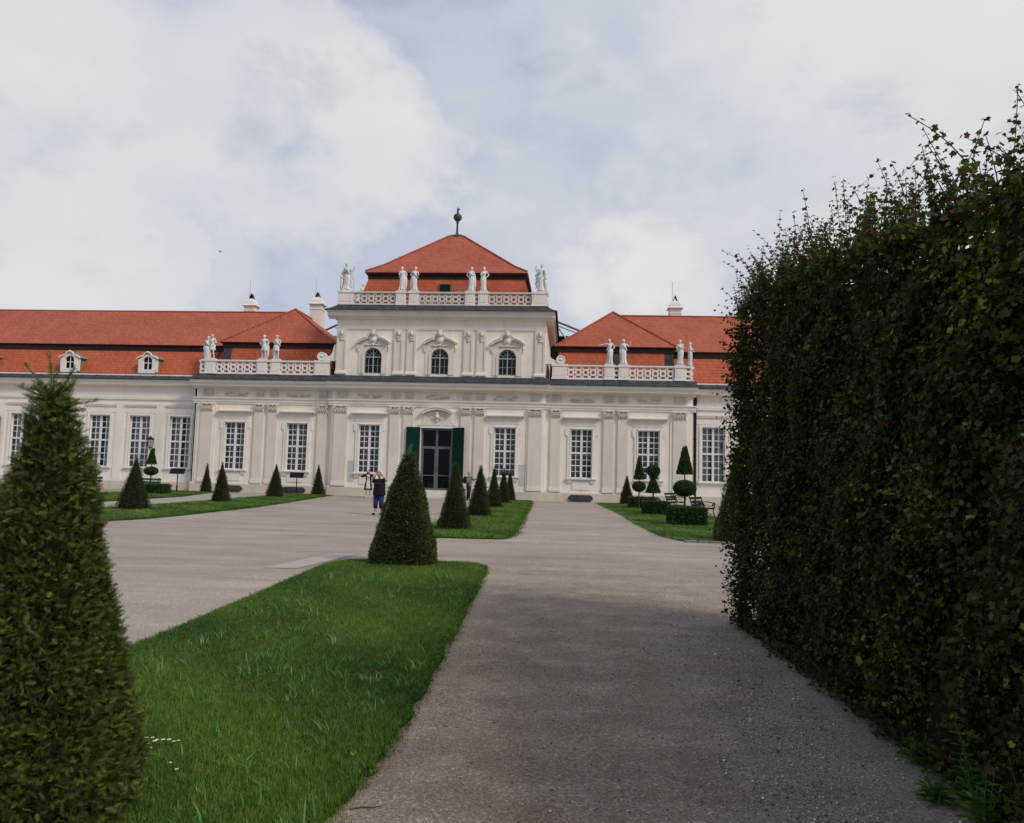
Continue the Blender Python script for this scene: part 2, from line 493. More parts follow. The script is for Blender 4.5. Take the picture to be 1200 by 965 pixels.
YEW_C = [(.028,.042,.008), (.046,.062,.010), (.080,.094,.014), (.070,.050,.015)]
def yew_pyramid(name, loc, a, h, label, n=2500, size=.055, tmpl=None, w=(4,4,1.5,1.5), top=.05, group='clipped yew pyramids along the lawns', green=1.0, sq=4.5, leader=0, power=1.0, jit=.5, lift=1.0):
    t = empty(name, (*loc, 0))
    tag(t, label, 'topiary', group)
    t.rotation_euler = (radians(random.uniform(-1, 1)), radians(random.uniform(-1, 1)), radians(random.uniform(-4, 4)))
    ph = random.random()*6
    def surf(u, v):
        # u angle, v height 0..1
        cr = (np.abs(np.cos(u))**sq+np.abs(np.sin(u))**sq)**(-1/sq)
        r = (a*(1-v)**power + top*v)*cr
        r = r*(1+.035*np.sin(3*u+ph+5*v)+.03*np.sin(7*v+ph*2+2*u)-.10*np.clip(.12-v, 0, 1)/.12)
        return np.stack([r*np.cos(u), r*np.sin(u), v*h], 1)
    m = n*2
    v = rng.random(m); keep = rng.random(m) < (1-v*.9); v = v[keep][:n]
    u = rng.random(len(v))*2*pi
    P = surf(u, v)
    e = 1e-3
    nn = norm(np.cross(surf(u+e, v)-P, surf(u, v+e)-P))
    P = P + nn*(wob(P+np.array([loc[0], loc[1], 0]), .012)+rng.normal(0, .012, len(P)))[:, None] - nn*size*.5
    nn[:, 2] += .35
    R = frames(nn, jit)
    S = size*rng.uniform(.7, 1.45, len(P))
    Cc = palette(len(P), YEW_C, w, .28)
    Cc *= lift
    if leader > 10:
        Cc *= np.exp(rng.normal(0, .25, (len(P), 1)))
        tip = rng.random(len(P)) < .16
        Cc[tip] = palette(tip.sum(), [(.13,.16,.025), (.10,.14,.02)], (1,1), .2); P[tip] += nn[tip]*.012
    tv, tf = tmpl or SPRIG
    scatter('foliage', tv, tf, P, R, S, Cc, M['yew'], t)
    # solid dark core added, shade between the sprigs put into its colour
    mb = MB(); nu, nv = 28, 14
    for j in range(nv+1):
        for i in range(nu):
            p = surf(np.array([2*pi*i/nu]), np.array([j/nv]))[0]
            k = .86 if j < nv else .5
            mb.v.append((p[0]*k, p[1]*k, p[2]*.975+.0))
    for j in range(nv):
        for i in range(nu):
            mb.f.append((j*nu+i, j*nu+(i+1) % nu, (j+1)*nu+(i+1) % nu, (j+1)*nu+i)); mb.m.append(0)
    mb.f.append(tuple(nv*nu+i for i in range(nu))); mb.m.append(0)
    mb.build('dark_core', M['core'], t)
    if leader > 10: t.rotation_euler = (0, 0, 0)
    MB().tube([(0,0,-.05),(0,0,.25),(0.01,0,h*.8)], [.05,.045,.01], 7).build('trunk', M['bark'], t)
    if leader:
        # unclipped shoots standing out of the tip
        pts = []; dirs = []; sz = []; st = MB()
        for k in range(leader):
            az = rng.random()*2*pi; el = rng.uniform(.25, 1.35) if k else 1.45
            L = rng.uniform(.09, .27)
            base = np.array([0, 0, h*rng.uniform(.93, 1.0)])
            prev = base; cur = []
            for q in range(13):
                s_ = q/12
                d = np.array([cos(az)*cos(el), sin(az)*cos(el), sin(el)])
                p = base + d*L*s_ + np.array([0, 0, -.05*s_*s_*(1-sin(el))])
                cur.append(p)
                for sd in (-1, 1):
                    side = np.array([-sin(az)*sd, cos(az)*sd, .15])
                    pts.append(p); dirs.append(norm(side*1.0 + d*.9)); sz.append(.05*(1-.5*s_)+.012)
            st.tube(cur[::4], [.004,.003,.002,.001], 5)
        pts = np.array(pts); dirs = np.array(dirs)
        scatter('leader_shoot', *SPRIG, pts, frames(dirs, .18), np.array(sz),
                palette(len(pts), [(.10,.15,.03), (.14,.17,.04), (.07,.12,.02)], (3,2,3), .2), M['yew'], t)
        st.build('leader_stem', M['bark'], t)
    return t

BOX_C = [(.018,.048,.010), (.032,.075,.013), (.075,.125,.022)]
def box_cluster(name, parent, P, nn, size, w=(4,4,1.2)):
    R = frames(nn, .5); S = size*rng.uniform(.7, 1.4, len(P))
    return scatter(name, *BOXLEAF, P, R, S, palette(len(P), BOX_C, w, .25), M['box'], parent)

def clip_cone(parent, z0, z1, r0, r1, n=700, size=.04):
    v = rng.random(n*2); v = v[rng.random(n*2) < (1-v*.8)][:n]; u = rng.random(len(v))*2*pi
    r = r0+(r1-r0)*v
    P = np.stack([r*np.cos(u), r*np.sin(u), z0+(z1-z0)*v], 1)
    nn = np.stack([np.cos(u), np.sin(u), np.full(len(u), .4)], 1)
    # underside
    k = n//4; rr = r0*np.sqrt(rng.random(k)); uu = rng.random(k)*2*pi
    P = np.concatenate([P, np.stack([rr*np.cos(uu), rr*np.sin(uu), np.full(k, z0)], 1)])
    nn = np.concatenate([nn, np.tile([[0, 0, -1.]], (k, 1))])
    c = box_cluster('cone_crown', parent, P, nn, size)
    MB().lathe([(r0*.93, z0+.02), (r1*.9, z1-.02)], n=14).build('dark_core', M['core'], c)  # solid dark core added inside the cone
    return c

def clip_ball(parent, z, rx, rz, n=700, size=.04):
    d = norm(rng.normal(0, 1, (n, 3)))
    P = d*np.array([rx, rx, rz]) + np.array([0, 0, z])
    c = box_cluster('ball_crown', parent, P, d/np.array([rx, rx, rz]), size)
    MB().ball((0, 0, z), (rx*.94, rx*.94, rz*.94), 16, 10).build('dark_core', M['core'], c)  # solid dark core added inside the ball
    return c

def box_hedge(name, loc, hx, hy, h, label, n=1800, size=.045, group='low clipped box blocks', rz=0):
    t = empty(name, (*loc, 0), rz); tag(t, label, 'hedge', group)
    areas = np.array([hx*h, hx*h, hy*h, hy*h, hx*hy*2.]); areas /= areas.sum()
    f = rng.choice(5, n, p=areas); a = rng.uniform(-1, 1, n); b = rng.random(n); c = rng.uniform(-1, 1, n)
    P = np.zeros((n, 3)); nn = np.zeros((n, 3))
    for k, (ax, sg) in enumerate(((1,-1), (1,1), (0,-1), (0,1))):
        q = f == k
        P[q, 1-ax] = a[q]*(hx if ax == 1 else hy); P[q, ax] = sg*(hy if ax == 1 else hx); P[q, 2] = b[q]*h
        nn[q, ax] = sg
    q = f == 4; P[q, 0] = a[q]*hx; P[q, 1] = c[q]*hy; P[q, 2] = h; nn[q, 2] = 1
    P += rng.normal(0, .012, P.shape)
    nn[:, 2] += .25
    box_cluster('foliage', t, P, nn, size)
    MB().box(-hx*.94, hx*.94, -hy*.94, hy*.94, 0, h*.96).build('dark_core', M['core'], t)  # solid dark core added inside the block
    return t

# ------------------------------------------------------------------ ground and lawns
def sheet(name, poly, z, mat, thick=0, kind='structure', ragged=0):
    pts = []
    n = len(poly)
    for i in range(n):
        a = np.array(poly[i]); b = np.array(poly[(i+1) % n])
        L = np.linalg.norm(b-a); k = max(1, int(L/.25)) if ragged else 1
        for j in range(k):
            p = a+(b-a)*j/k
            if ragged: p = p + rng.normal(0, ragged, 2)
            pts.append(p)
    mb = MB(); m = len(pts)
    vs = [(p[0], p[1], z) for p in pts]; fs = [tuple(range(m))]
    if thick:
        vs += [(p[0], p[1], z-thick) for p in pts]
        fs += [(i, i+m, (i+1) % m+m, (i+1) % m) for i in range(m)]
    # counter-clockwise polygons face up
    mb.add(vs, fs)
    o = mb.build(name, mat)
    o['kind'] = kind
    return o

sheet('ground', [(-1500,-600),(1500,-600),(1500,2500),(-1500,2500)], 0, M['gravel'])
sheet('path', [(-1.0,-3),(2.2,-3),(2.2,9),(2.0,20.0),(1.75,46.5),(1.7,49.5),(-2.2,49.5),(-2.0,40),(-1.6,25),(-1.5,20),(-1.3,13)], .004, M['gravel'])

LAWN1 = [(-1.12,1.0),(-1.08,3.6),(-1.03,4.2),(-1.02,4.82),(-1.05,5.65),(-1.10,6.84),(-1.17,8.42),(-1.28,10.95),(-1.36,12.66),(-1.45,13.4),(-1.70,13.75),
         (-2.4,13.80),(-3.55,13.72),(-4.0,13.45),(-4.14,12.9),(-4.06,11.09),(-3.93,9.19),(-3.87,7.69),(-3.84,6.54),(-3.83,4.5),(-3.85,1.0)]
LAWN2 = [(-3.9,19.1),(-1.72,19.35),(-1.55,19.6),(-1.50,20.7),(-1.62,25.4),(-1.85,32),(-2.08,39.4),(-2.25,44),(-2.5,48.6),(-5.0,48.6),(-4.75,36),(-4.35,26)]
LAWN3 = [(1.72,48.7),(1.78,46.1),(2.05,40),(2.27,35.7),(2.42,26.6),(2.60,22.4),(2.95,20.8),(3.35,20.45),(6.2,20.6),(6.3,30.3),(6.3,41),(7.2,48.6)]
LAWN4 = [(-15.9,20.0),(-13.6,20.4),(-12.9,22.5),(-12.85,23.9),(-13.15,31.2),(-14.0,38),(-15.0,45),(-15.45,48.6),(-18.0,48.6),(-17.7,40.9),(-17.1,33.1),(-17.1,26.7),(-17.0,23)]
LAWN5 = [(-20.35,29),(-20.5,33),(-21.0,40),(-22.2,44.3),(-23.3,48.6),(-26.2,48.6),(-26.8,41),(-26.8,29)]
sheet('lawn', LAWN1, .030, M['turf'], .04, ragged=.026)
sheet('lawn', LAWN2, .035, M['turf'], .04, ragged=.012)
sheet('lawn', LAWN3, .035, M['turf'], .04, ragged=.012)
sheet('lawn', LAWN4, .035, M['turf'], .04, ragged=.012)
sheet('lawn', LAWN5, .035, M['turf'], .04, ragged=.012)
sheet('path', [(-20.3,20),(-17.2,20),(-17.3,33),(-17.9,41),(-18.2,48.6),(-23.2,48.6),(-22.1,44.3),(-20.9,40),(-20.4,33)], .005, M['cobble'])
sheet('pavement', [(-60,48.7),(30,48.7),(30,51),(-60,51)], .009, M['cobble'])
sheet('pale_patch', [(-5.0,12.3),(-4.45,12.35),(-4.12,14.85),(-4.6,14.9)], .008, M['palepatch'])  # thin pale patch lying on the gravel, origin unclear

def inside(P, poly):
    x, y = P[:, 0], P[:, 1]; c = np.zeros(len(P), bool); n = len(poly)
    for i in range(n):
        x1, y1 = poly[i]; x2, y2 = poly[(i+1) % n]
        q = ((y1 > y) != (y2 > y)) & (x < (x2-x1)*(y-y1)/(y2-y1+1e-12)+x1)
        c ^= q
    return c

def blade_clump(nb=6, seed=1, spread=.03):
    r = np.random.default_rng(seed); v = []; f = []
    for k in range(nb):
        a = r.random()*2*pi; bx, by = r.normal(0, spread, 2); lean = r.uniform(.15, 1.25); h = r.uniform(.6, 1.15); w = .0028*r.uniform(.8, 1.4)
        d = np.array([cos(a), sin(a)]); s_ = np.array([-sin(a), cos(a)])*w
        b = len(v); H = .075*h
        v += [(bx-s_[0], by-s_[1], 0), (bx+s_[0], by+s_[1], 0),
              (bx+d[0]*lean*H*.35+s_[0]*.8, by+d[1]*lean*H*.35+s_[1]*.8, H*.6), (bx+d[0]*lean*H*.35-s_[0]*.8, by+d[1]*lean*H*.35-s_[1]*.8, H*.6),
              (bx+d[0]*lean*H, by+d[1]*lean*H, H)]
        f += [(b, b+1, b+2, b+3), (b+3, b+2, b+4)]
    return v, f

def grass(poly, n, scale, wide=1.0, label='', nearbias=None, edge=.016):
    lo = np.min(poly, 0); hi = np.max(poly, 0)
    P = rng.uniform(lo-edge, hi+edge, (n*3, 2))
    if nearbias:
        P[:, 1] = lo[1]+(hi[1]-lo[1])*rng.random(n*3)**nearbias
    q = inside(P+rng.normal(0, edge, P.shape), poly)
    P = P[q][:n]; m = len(P)
    x, y = P[:, 0], P[:, 1]
    patch = np.sin(x*2.1+np.sin(y*1.3)*1.5)+np.sin(y*1.7+x*.8+2)+.6*np.sin(x*5.3+y*4.1)
    t = np.clip(.52+patch*.22, 0, 1)[:, None]
    Cc = (1-t)*np.array([[.034,.092,.014]])+t*np.array([[.115,.205,.026]])
    Cc = Cc*np.exp(rng.normal(0, .36, (m, 1)))
    dry = rng.random(m) < .08; Cc[dry] = np.array([.20,.20,.07])*np.exp(rng.normal(0, .2, (dry.sum(), 1)))
    P3 = np.concatenate([P, np.where(inside(P, poly), .03, .0)[:, None]], 1)
    a = rng.random(m)*2*pi; z = np.zeros(m); o = np.ones(m)
    R = np.stack([np.stack([np.cos(a), np.sin(a), z], 1), np.stack([-np.sin(a), np.cos(a), z], 1), np.stack([z, z, o], 1)], 2)
    hs = scale*np.exp(rng.normal(0, .28, m))*(.75+.35*t[:, 0])
    S = np.stack([scale*wide*np.ones(m), scale*wide*np.ones(m), hs], 1)
    parts = []
    tv, tf = blade_clump(7, 3, .035/1.0)
    o_ = scatter('lawn_grass', tv, tf, P3, R, S, Cc, M['blade'], None, 'stuff')
    tag(o_, label, 'grass')
    return o_
grass(LAWN1, 150000, .50, .95, 'rough green grass blades of the nearest long lawn beside the walk', nearbias=1.25, edge=.028)
grass(LAWN2, 26000, .9, 2.2, 'short grass of the second lawn under the row of yew pyramids')
grass(LAWN3, 24000, .8, 2.4, 'short grass of the right lawn under the box blocks and topiaries')
grass(LAWN4, 22000, .8, 2.8, 'short grass of the left lawn strip nearest the gravel court')
grass(LAWN5, 16000, .8, 3.0, 'short grass of the far left lawn strip nearest the palace wing')

# tufts of longer, paler grass, clover and small weeds inside the near lawn
def tufts():
    m = 320
    P = np.stack([rng.uniform(-3.7, -1.1, m), rng.uniform(2.5, 13, m), np.full(m, .03)], 1)
    a = rng.random(m)*2*pi; z = np.zeros(m); o = np.ones(m)
    R = np.stack([np.stack([np.cos(a), np.sin(a), z], 1), np.stack([-np.sin(a), np.cos(a), z], 1), np.stack([z, z, o], 1)], 2)
    S = np.stack([rng.uniform(1, 1.7, m), rng.uniform(1, 1.7, m), rng.uniform(.7, 1.5, m)], 1)
    q = inside(P[:, :2], LAWN1)
    o_ = scatter('grass_tuft', *blade_clump(9, 9, .02), P[q], R[q], S[q], palette(q.sum(), [(.12,.22,.05), (.06,.18,.03), (.16,.20,.08)], (2,3,1)), M['blade'], None, 'stuff')
    tag(o_, 'longer pale grass tufts standing up through the near lawn', 'grass')
    # low broad-leaved weeds along the lawn edge
    m = 900
    y = rng.uniform(2.6, 13.4, m); px = np.interp(y, [1,3.6,4.2,5.65,8.4,10.95,13.4], [-1.12,-1.08,-1.03,-1.05,-1.17,-1.28,-1.45])
    clump = (np.sin(y*3.1)+np.sin(y*7.7+1)+rng.normal(0, .5, m)) > .15
    x = px - np.abs(rng.normal(0, .07, m)) + .03
    P = np.stack([x, y, rng.uniform(.015, .04, m)], 1)[clump]
    o_ = scatter('edge_clover', *BOXLEAF, P, frames(np.tile([[0, 0, 1.]], (len(P), 1)), .4), rng.uniform(.014, .042, len(P)),
                 palette(len(P), [(.06,.13,.02), (.10,.16,.03), (.04,.09,.02)], (3,1.5,2)), M['weed'], None, 'stuff')
    tag(o_, 'low clover and weeds creeping over the lawn edge onto the walk', 'ground cover')
tufts()

# loose stone chips on the walk
def chips():
    m = 130000
    y = 2.2+10.5*rng.random(m)**1.5; x = rng.uniform(-1.3, 2.2, m)
    band = np.exp(-((x-1.42-.14*np.sin(y*1.1))/.36)**2)*(.55+.45*np.sin(y*2.3+x*4)**2)
    keep = rng.random(m) < (.06+.94*band)*np.clip((10.5-y)/4, .15, 1)
    P = np.stack([x, y, np.full(m, .006)], 1)[keep]; m = len(P)
    tv = [(1,0,.2),(0,1,.1),(-1,.1,.25),(.1,-1,.15),(.1,.05,.75),(0,0,-.5)]
    tf = [(0,1,4),(1,2,4),(2,3,4),(3,0,4),(1,0,5),(2,1,5),(3,2,5),(0,3,5)]
    S = np.exp(rng.normal(-5.55, .45, m))
    C = palette(m, [(.40,.39,.39), (.26,.22,.19), (.62,.61,.60), (.16,.13,.11)], (4,4,1.6,1.2), .2)
    a = frames(np.tile([[0, 0, 1.]], (m, 1)), .35)
    o_ = scatter('gravel_chips', tv, tf, P, a, S, C, M['pebble'], None, 'stuff')
    tag(o_, 'loose pale and bluish stone chips strewn over the walk', 'gravel')
chips()
# granite edging in front of the right lawn
eb = MB()
xk = 3.0
for k in range(9):
    L = random.uniform(.30, .42)
    eb.cham(xk, xk+L-.015, 20.30+random.uniform(-.01, .01)+.0, 20.42, -.02, .055+random.uniform(-.008, .008), .01); xk += L
tag(eb.build('lawn_edging', M['granite']), 'row of dark granite edging stones at the front of the right lawn', 'kerb')

# ------------------------------------------------------------------ palace
CX = -8.88
pal = empty('palace', (CX, 50, 0))
tag(pal, 'cream baroque palace with red tiled mansard roofs, balustrades and green door shutters', 'palace')

def wall_open(mb, x0, x1, z0, z1, y, ops, depth=.45):
    """wall face at y towards -y with rectangular openings (xa,xb,za,zb) and their reveals"""
    xs = sorted({x0, x1, *[o[0] for o in ops], *[o[1] for o in ops]})
    zs = sorted({z0, z1, *[o[2] for o in ops], *[o[3] for o in ops]})
    for i in range(len(xs)-1):
        for j in range(len(zs)-1):
            cx = (xs[i]+xs[i+1])/2; cz = (zs[j]+zs[j+1])/2
            if any(o[0] < cx < o[1] and o[2] < cz < o[3] for o in ops): continue
            mb.add([(xs[i],y,zs[j]),(xs[i+1],y,zs[j]),(xs[i+1],y,zs[j+1]),(xs[i],y,zs[j+1])], [(0,1,2,3)])
    for a, b, c, d in ops:
        mb.add([(a,y,c),(b,y,c),(b,y,d),(a,y,d),(a,y+depth,c),(b,y+depth,c),(b,y+depth,d),(a,y+depth,d)],
               [(0,4,5,1),(1,5,6,2),(2,6,7,3),(3,7,4,0)])

YC, YS, YW = -.25, 0.0, .60          # front planes: centre block, side bays, wings
WZ0, WZ1, WW = 1.55, 4.76, 1.42      # facade windows
win_c = [-4.55, 4.55]; win_s = [9.57, 13.92]
wing_l = [-18.12, -21.03, -23.95, -26.86, -29.78, -32.7]
wing_r = [18.18, 21.1, 24.0]
mb = MB()
wall_open(mb, -7.2, 7.2, 0, 8.02, YC, [(x-WW/2, x+WW/2, WZ0, WZ1) for x in win_c]+[(-1.05, 1.05, .52, 4.62)])
mb.add([(-7.2,YC,0),(-7.2,YS+.2,0),(-7.2,YS+.2,8.02),(-7.2,YC,8.02)], [(0,3,2,1)])
mb.add([(7.2,YC,0),(7.2,YS+.2,0),(7.2,YS+.2,8.02),(7.2,YC,8.02)], [(0,1,2,3)])
mb.build('wall', M['plaster'], pal)
for s in (-1, 1):
    mb = MB(); xa, xb = sorted((s*7.2, s*16.75))
    wall_open(mb, xa, xb, 0, 8.02, YS, [(s*x-WW/2, s*x+WW/2, WZ0, WZ1) for x in win_s])
    mb.add([(s*16.75,YS,0),(s*16.75,YW+.2,0),(s*16.75,YW+.2,8.02),(s*16.75,YS,8.02)], [(0,1,2,3) if s > 0 else (0,3,2,1)])
    mb.build('wall', M['plaster'], pal)
LEND, REND = -50.0, 34.0
mb = MB(); wall_open(mb, LEND, -16.75, 0, 8.0, YW, [(x-.74, x+.74, 1.52, 5.1) for x in wing_l])
mb.box(LEND, -16.75, 11.5, 12, 0, 8); mb.box(LEND-.3, LEND, YW, 12, 0, 8)
mb.build('wing_wall', M['white'], pal)
mb = MB(); wall_open(mb, 16.75, REND, 0, 8.0, YW, [(x-.74, x+.74, 1.52, 5.1) for x in wing_r])
mb.box(16.75, REND, 11.5, 12, 0, 8); mb.box(REND, REND+.3, YW, 12, 0, 8)
mb.build('wing_wall', M['white'], pal)
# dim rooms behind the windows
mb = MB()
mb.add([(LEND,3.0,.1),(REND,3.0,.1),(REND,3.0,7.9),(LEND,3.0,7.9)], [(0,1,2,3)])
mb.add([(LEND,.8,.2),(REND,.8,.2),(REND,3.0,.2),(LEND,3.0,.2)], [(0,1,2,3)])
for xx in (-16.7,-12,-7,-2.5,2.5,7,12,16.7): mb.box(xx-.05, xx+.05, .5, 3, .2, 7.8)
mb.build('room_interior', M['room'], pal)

# upper storey
UZ0, UZ1 = 8.02, 12.2; UY = -.12
uwin = [-4.55, 0, 4.55]
mb = MB()
wall_open(mb, -7.1, 7.1, UZ0, UZ1, UY, [(x-.66, x+.66, 8.22, 9.98) for x in uwin], .3)
for s in (-1, 1):
    mb.add([(s*7.1,UY,7.0),(s*7.1,11,7.0),(s*7.1,11,UZ1),(s*7.1,UY,UZ1)], [(0,1,2,3) if s > 0 else (0,3,2,1)])
mb.add([(-7.1,11,7),(7.1,11,7),(7.1,11,UZ1),(-7.1,11,UZ1)], [(1,0,3,2)])
mb.build('upper_wall', M['plaster'], pal)
MB().box(-6.8, 6.8, 1.2, 1.3, 8.05, 12).build('room_interior', M['dark'], pal)

# plinth and stringcourse
def plinth(x0, x1, y, gaps=()):
    mb = MB(); xs = [x0]
    for g in gaps: xs += [g[0], g[1]]
    xs.append(x1)
    for i in range(0, len(xs), 2):
        MB().extx([(y+.02,0),(y-.13,0),(y-.13,.56),(y-.06,.64),(y+.02,.64)], xs[i], xs[i+1]).build('plinth', M['plinth'], pal)
plinth(-7.25, 7.25, YC, [(-1.45, 1.45)])
plinth(-16.85, -7.25, YS); plinth(7.25, 16.85, YS)
plinth(LEND, -16.85, YW); plinth(16.85, REND, YW)

# entablature: architrave, frieze boards, cornice
def entab(x0, x1, y, white=False):
    mb = MB()
    mb.extx([(y+.02,6.02),(y-.07,6.02),(y-.07,6.15),(y-.12,6.15),(y-.12,6.28),(y-.20,6.36),(y-.20,6.42),(y+.02,6.42)], x0, x1)
    mb.build('architrave', M['white'], pal)
    mb = MB()
    mb.extx([(y+.02,7.00),(y-.10,7.00),(y-.16,7.08),(y-.50,7.14),(y-.56,7.17),(y-.60,7.32),(y-.70,7.40),(y-.74,7.52),(y-.74,7.60),(y+.02,7.66)], x0, x1)
    mb.build('cornice', M['white'], pal)
    mb = MB()
    mb.extx([(y-.80,7.56),(y-.80,7.62),(y+.06,8.07),(y+.06,7.66),(y-.745,7.61)], x0-.0, x1+.0)
    xx = x0+.4
    while xx < x1-.2:
        mb.extx([(y-.80,7.63),(y-.80,7.65),(y+.05,8.095),(y+.05,8.07)], xx, xx+.03); xx += 1.05
    mb.build('lead_apron', M['lead'], pal)
entab(-7.4, 7.4, YC)
entab(-16.95, -7.402, YS); entab(7.402, 16.95, YS)
def entab_wing(x0, x1, y):
    mb = MB()
    mb.extx([(y+.02,7.12),(y-.10,7.12),(y-.16,7.18),(y-.38,7.22),(y-.44,7.42),(y-.50,7.50),(y-.52,7.60),(y+.02,7.66)], x0, x1)
    mb.build('cornice', M['white'], pal)
    mb = MB(); mb.extx([(y-.58,7.56),(y-.58,7.62),(y+.30,8.06),(y+.30,7.66),(y-.53,7.61)], x0, x1)
    xx = x0+.4
    while xx < x1-.2:
        mb.extx([(y-.58,7.63),(y-.58,7.65),(y+.29,8.085),(y+.29,8.06)], xx, xx+.03); xx += 1.05
    mb.build('lead_apron', M['lead'], pal)
    mb = MB()
    mb.extx([(y+.02,6.22),(y-.08,6.22),(y-.10,6.38),(y+.02,6.38)], x0, x1)
    mb.extx([(y+.02,5.86),(y-.05,5.86),(y-.05,5.93),(y+.02,5.93)], x0, x1)
    mb.build('architrave', M['white'], pal)
entab_wing(LEND, -16.955, YW); entab_wing(16.955, REND, YW)
# upper entablature
mb = MB(); mb.extx([(UY+.02,11.22),(UY-.06,11.22),(UY-.09,11.34),(UY+.02,11.34)], -7.2, 7.2)
mb.build('upper_architrave', M['white'], pal)
mb = MB()
prof = [(.02,11.92),(-.10,11.92),(-.16,12.02),(-.42,12.06),(-.46,12.28),(-.56,12.34),(-.58,12.44),(.02,12.46)]
mb.extx([(UY+a, z) for a, z in prof], -7.68, 7.68)
for s in (-1, 1):
    n = len(prof)
    pts = [(s*(7.1-a), UY+.0, z) for a, z in prof]+[(s*(7.1-a), 11, z) for a, z in prof]
    fs = [tuple(range(n)), tuple(range(2*n-1, n-1, -1))]+[(i, i+n, (i+1) % n+n, (i+1) % n) for i in range(n)]
    mb.add(pts, fs)
mb.build('upper_cornice', M['white'], pal)
# bell-shaped lead skirt round the foot of the balustrade
mb = MB()
sk = [(.72,12.42),(.72,12.47),(.40,12.62),(.16,12.80),(.02,12.92)]
ring = []
for o_, z in sk:
    ring.append([(-7.1-o_, UY-o_, z), (7.1+o_, UY-o_, z), (7.1+o_, 11, z), (-7.1-o_, 11, z)])
for i in range(len(ring)-1):
    mb.add(ring[i]+ring[i+1], [(0,1,5,4),(1,2,6,5),(3,0,4,7)])
mb.add([(-7.1,UY,12.92),(7.1,UY,12.92),(7.1,11,12.92),(-7.1,11,12.92)], [(0,1,2,3)])
mb.build('upper_lead_apron', M['lead'], pal)

# pilasters
def pilaster(cx, w, y, z0=.64, z1=5.50, upper=False):
    mb = MB(); p = .11
    if not upper:
        mb.box(cx-w/2, cx+w/2, y-p, y+.02, z0+.34, z1)
        o = mb.build('pilaster', M['beige'], pal)
        mb = MB()
        mb.extx([(y+.02,z0),(y-.155,z0),(y-.155,z0+.12),(y-.14,z0+.15),(y-.14,z0+.18),(y-.112,z0+.34),(y+.02,z0+.34)], cx-w/2-.04, cx+w/2+.04)
        mb.build('base_block', M['beige'], o)
        # composite capital: bell, leaves, volutes, abacus
        mb = MB()
        mb.extx([(y+.02,z1),(y-.14,z1),(y-.14,z1+.05),(y-.115,z1+.07),(y-.13,z1+.38),(y+.02,z1+.38)], cx-w/2, cx+w/2)
        mb.extx([(y+.02,z1+.43),(y-.20,z1+.43),(y-.23,z1+.46),(y-.23,z1+.52),(y+.02,z1+.52)], cx-w/2-.07, cx+w/2+.07)
        for k in range(5):
            lx = cx-w/2+w*(k+.5)/5
            mb.tube([(lx, y-.13, z1+.05), (lx, y-.18, z1+.14), (lx, y-.22, z1+.20), (lx, y-.19, z1+.215)], [.055,.055,.04,.015], 6)
        for k in range(4):
            lx = cx-w/2+w*(k+1)/5
            mb.tube([(lx, y-.13, z1+.16), (lx, y-.18, z1+.26), (lx, y-.22, z1+.31), (lx, y-.19, z1+.325)], [.045,.05,.035,.015], 6)
        for sg in (-1, 1):
            c0 = (cx+sg*(w/2-.03), z1+.34)
            pts = []
            for q in range(11):
                th = q/10*2.6*pi; r = .10*(1-q/13)
                pts.append((c0[0]-sg*r*cos(th)*1.0, y-.21, c0[1]+r*sin(th)))
            mb.tube(pts, .024, 5)
            mb.ball((c0[0], y-.18, c0[1]), (.05,.05,.05), 8, 5)
        mb.ball((cx, y-.22, z1+.45), (.06,.04,.06), 8, 5)
        mb.build('capital', M['carve'], o, smooth=False)
    else:
        b = .13
        mb.box(cx-w/2, cx-w/2+b, y-p, y+.02, z0, z1); mb.box(cx+w/2-b, cx+w/2, y-p, y+.02, z0, z1)
        mb.box(cx-w/2+b, cx+w/2-b, y-p, y+.02, z0, z0+.2); mb.box(cx-w/2+b, cx+w/2-b, y-p, y+.02, z1-.75, z1)
        mb.box(cx-w/2+b, cx+w/2-b, y-p+.045, y+.02, z0+.2, z1-.75)
        o = mb.build('upper_pilaster', M['beige'], pal)
        MB().extx([(y+.02,z0-.06),(y-.17,z0-.06),(y-.17,z0+.08),(y-.12,z0+.14),(y+.02,z0+.14)], cx-w/2-.04, cx+w/2+.04).build('base_block', M['white'], o)
        mb = MB()  # carved mask with a garland below
        zc = z1-.30
        mb.ball((cx, y-.15, zc), (.12,.11,.16), 10, 8, lambda a, b_, c: (a, b_*(1+.35*max(0, 1-abs(c)*2.5)*(1 if abs(a) < .4 else 0)), c))
        mb.ball((cx, y-.14, zc+.13), (.15,.09,.08), 9, 5)
        mb.tube([(cx-.19,y-.13,zc+.1),(cx-.17,y-.15,zc-.14),(cx-.07,y-.16,zc-.25),(cx,y-.16,zc-.28),(cx+.07,y-.16,zc-.25),(cx+.17,y-.15,zc-.14),(cx+.19,y-.13,zc+.1)], [.02,.03,.04,.045,.04,.03,.02], 6)
        mb.tube([(cx-.03,y-.13,zc-.3),(cx,y-.14,zc-.42),(cx+.01,y-.13,zc-.5)], [.05,.04,.015], 6)
        mb.build('mask', M['carve'], o, smooth=True)
    return o
for d, w in ((1.92,.66), (2.84,.66), (6.52,.9)):
    for s in (-1, 1): pilaster(s*d, w, YC)
for d, w in ((7.86,.66), (11.32,.66), (12.25,.66), (15.92,.86)):
    for s in (-1, 1): pilaster(s*d, w, YS)
for d, w in ((1.93,.62), (2.81,.62), (6.72,.66)):
    for s in (-1, 1): pilaster(s*d, w, UY, 8.22, 11.22, True)
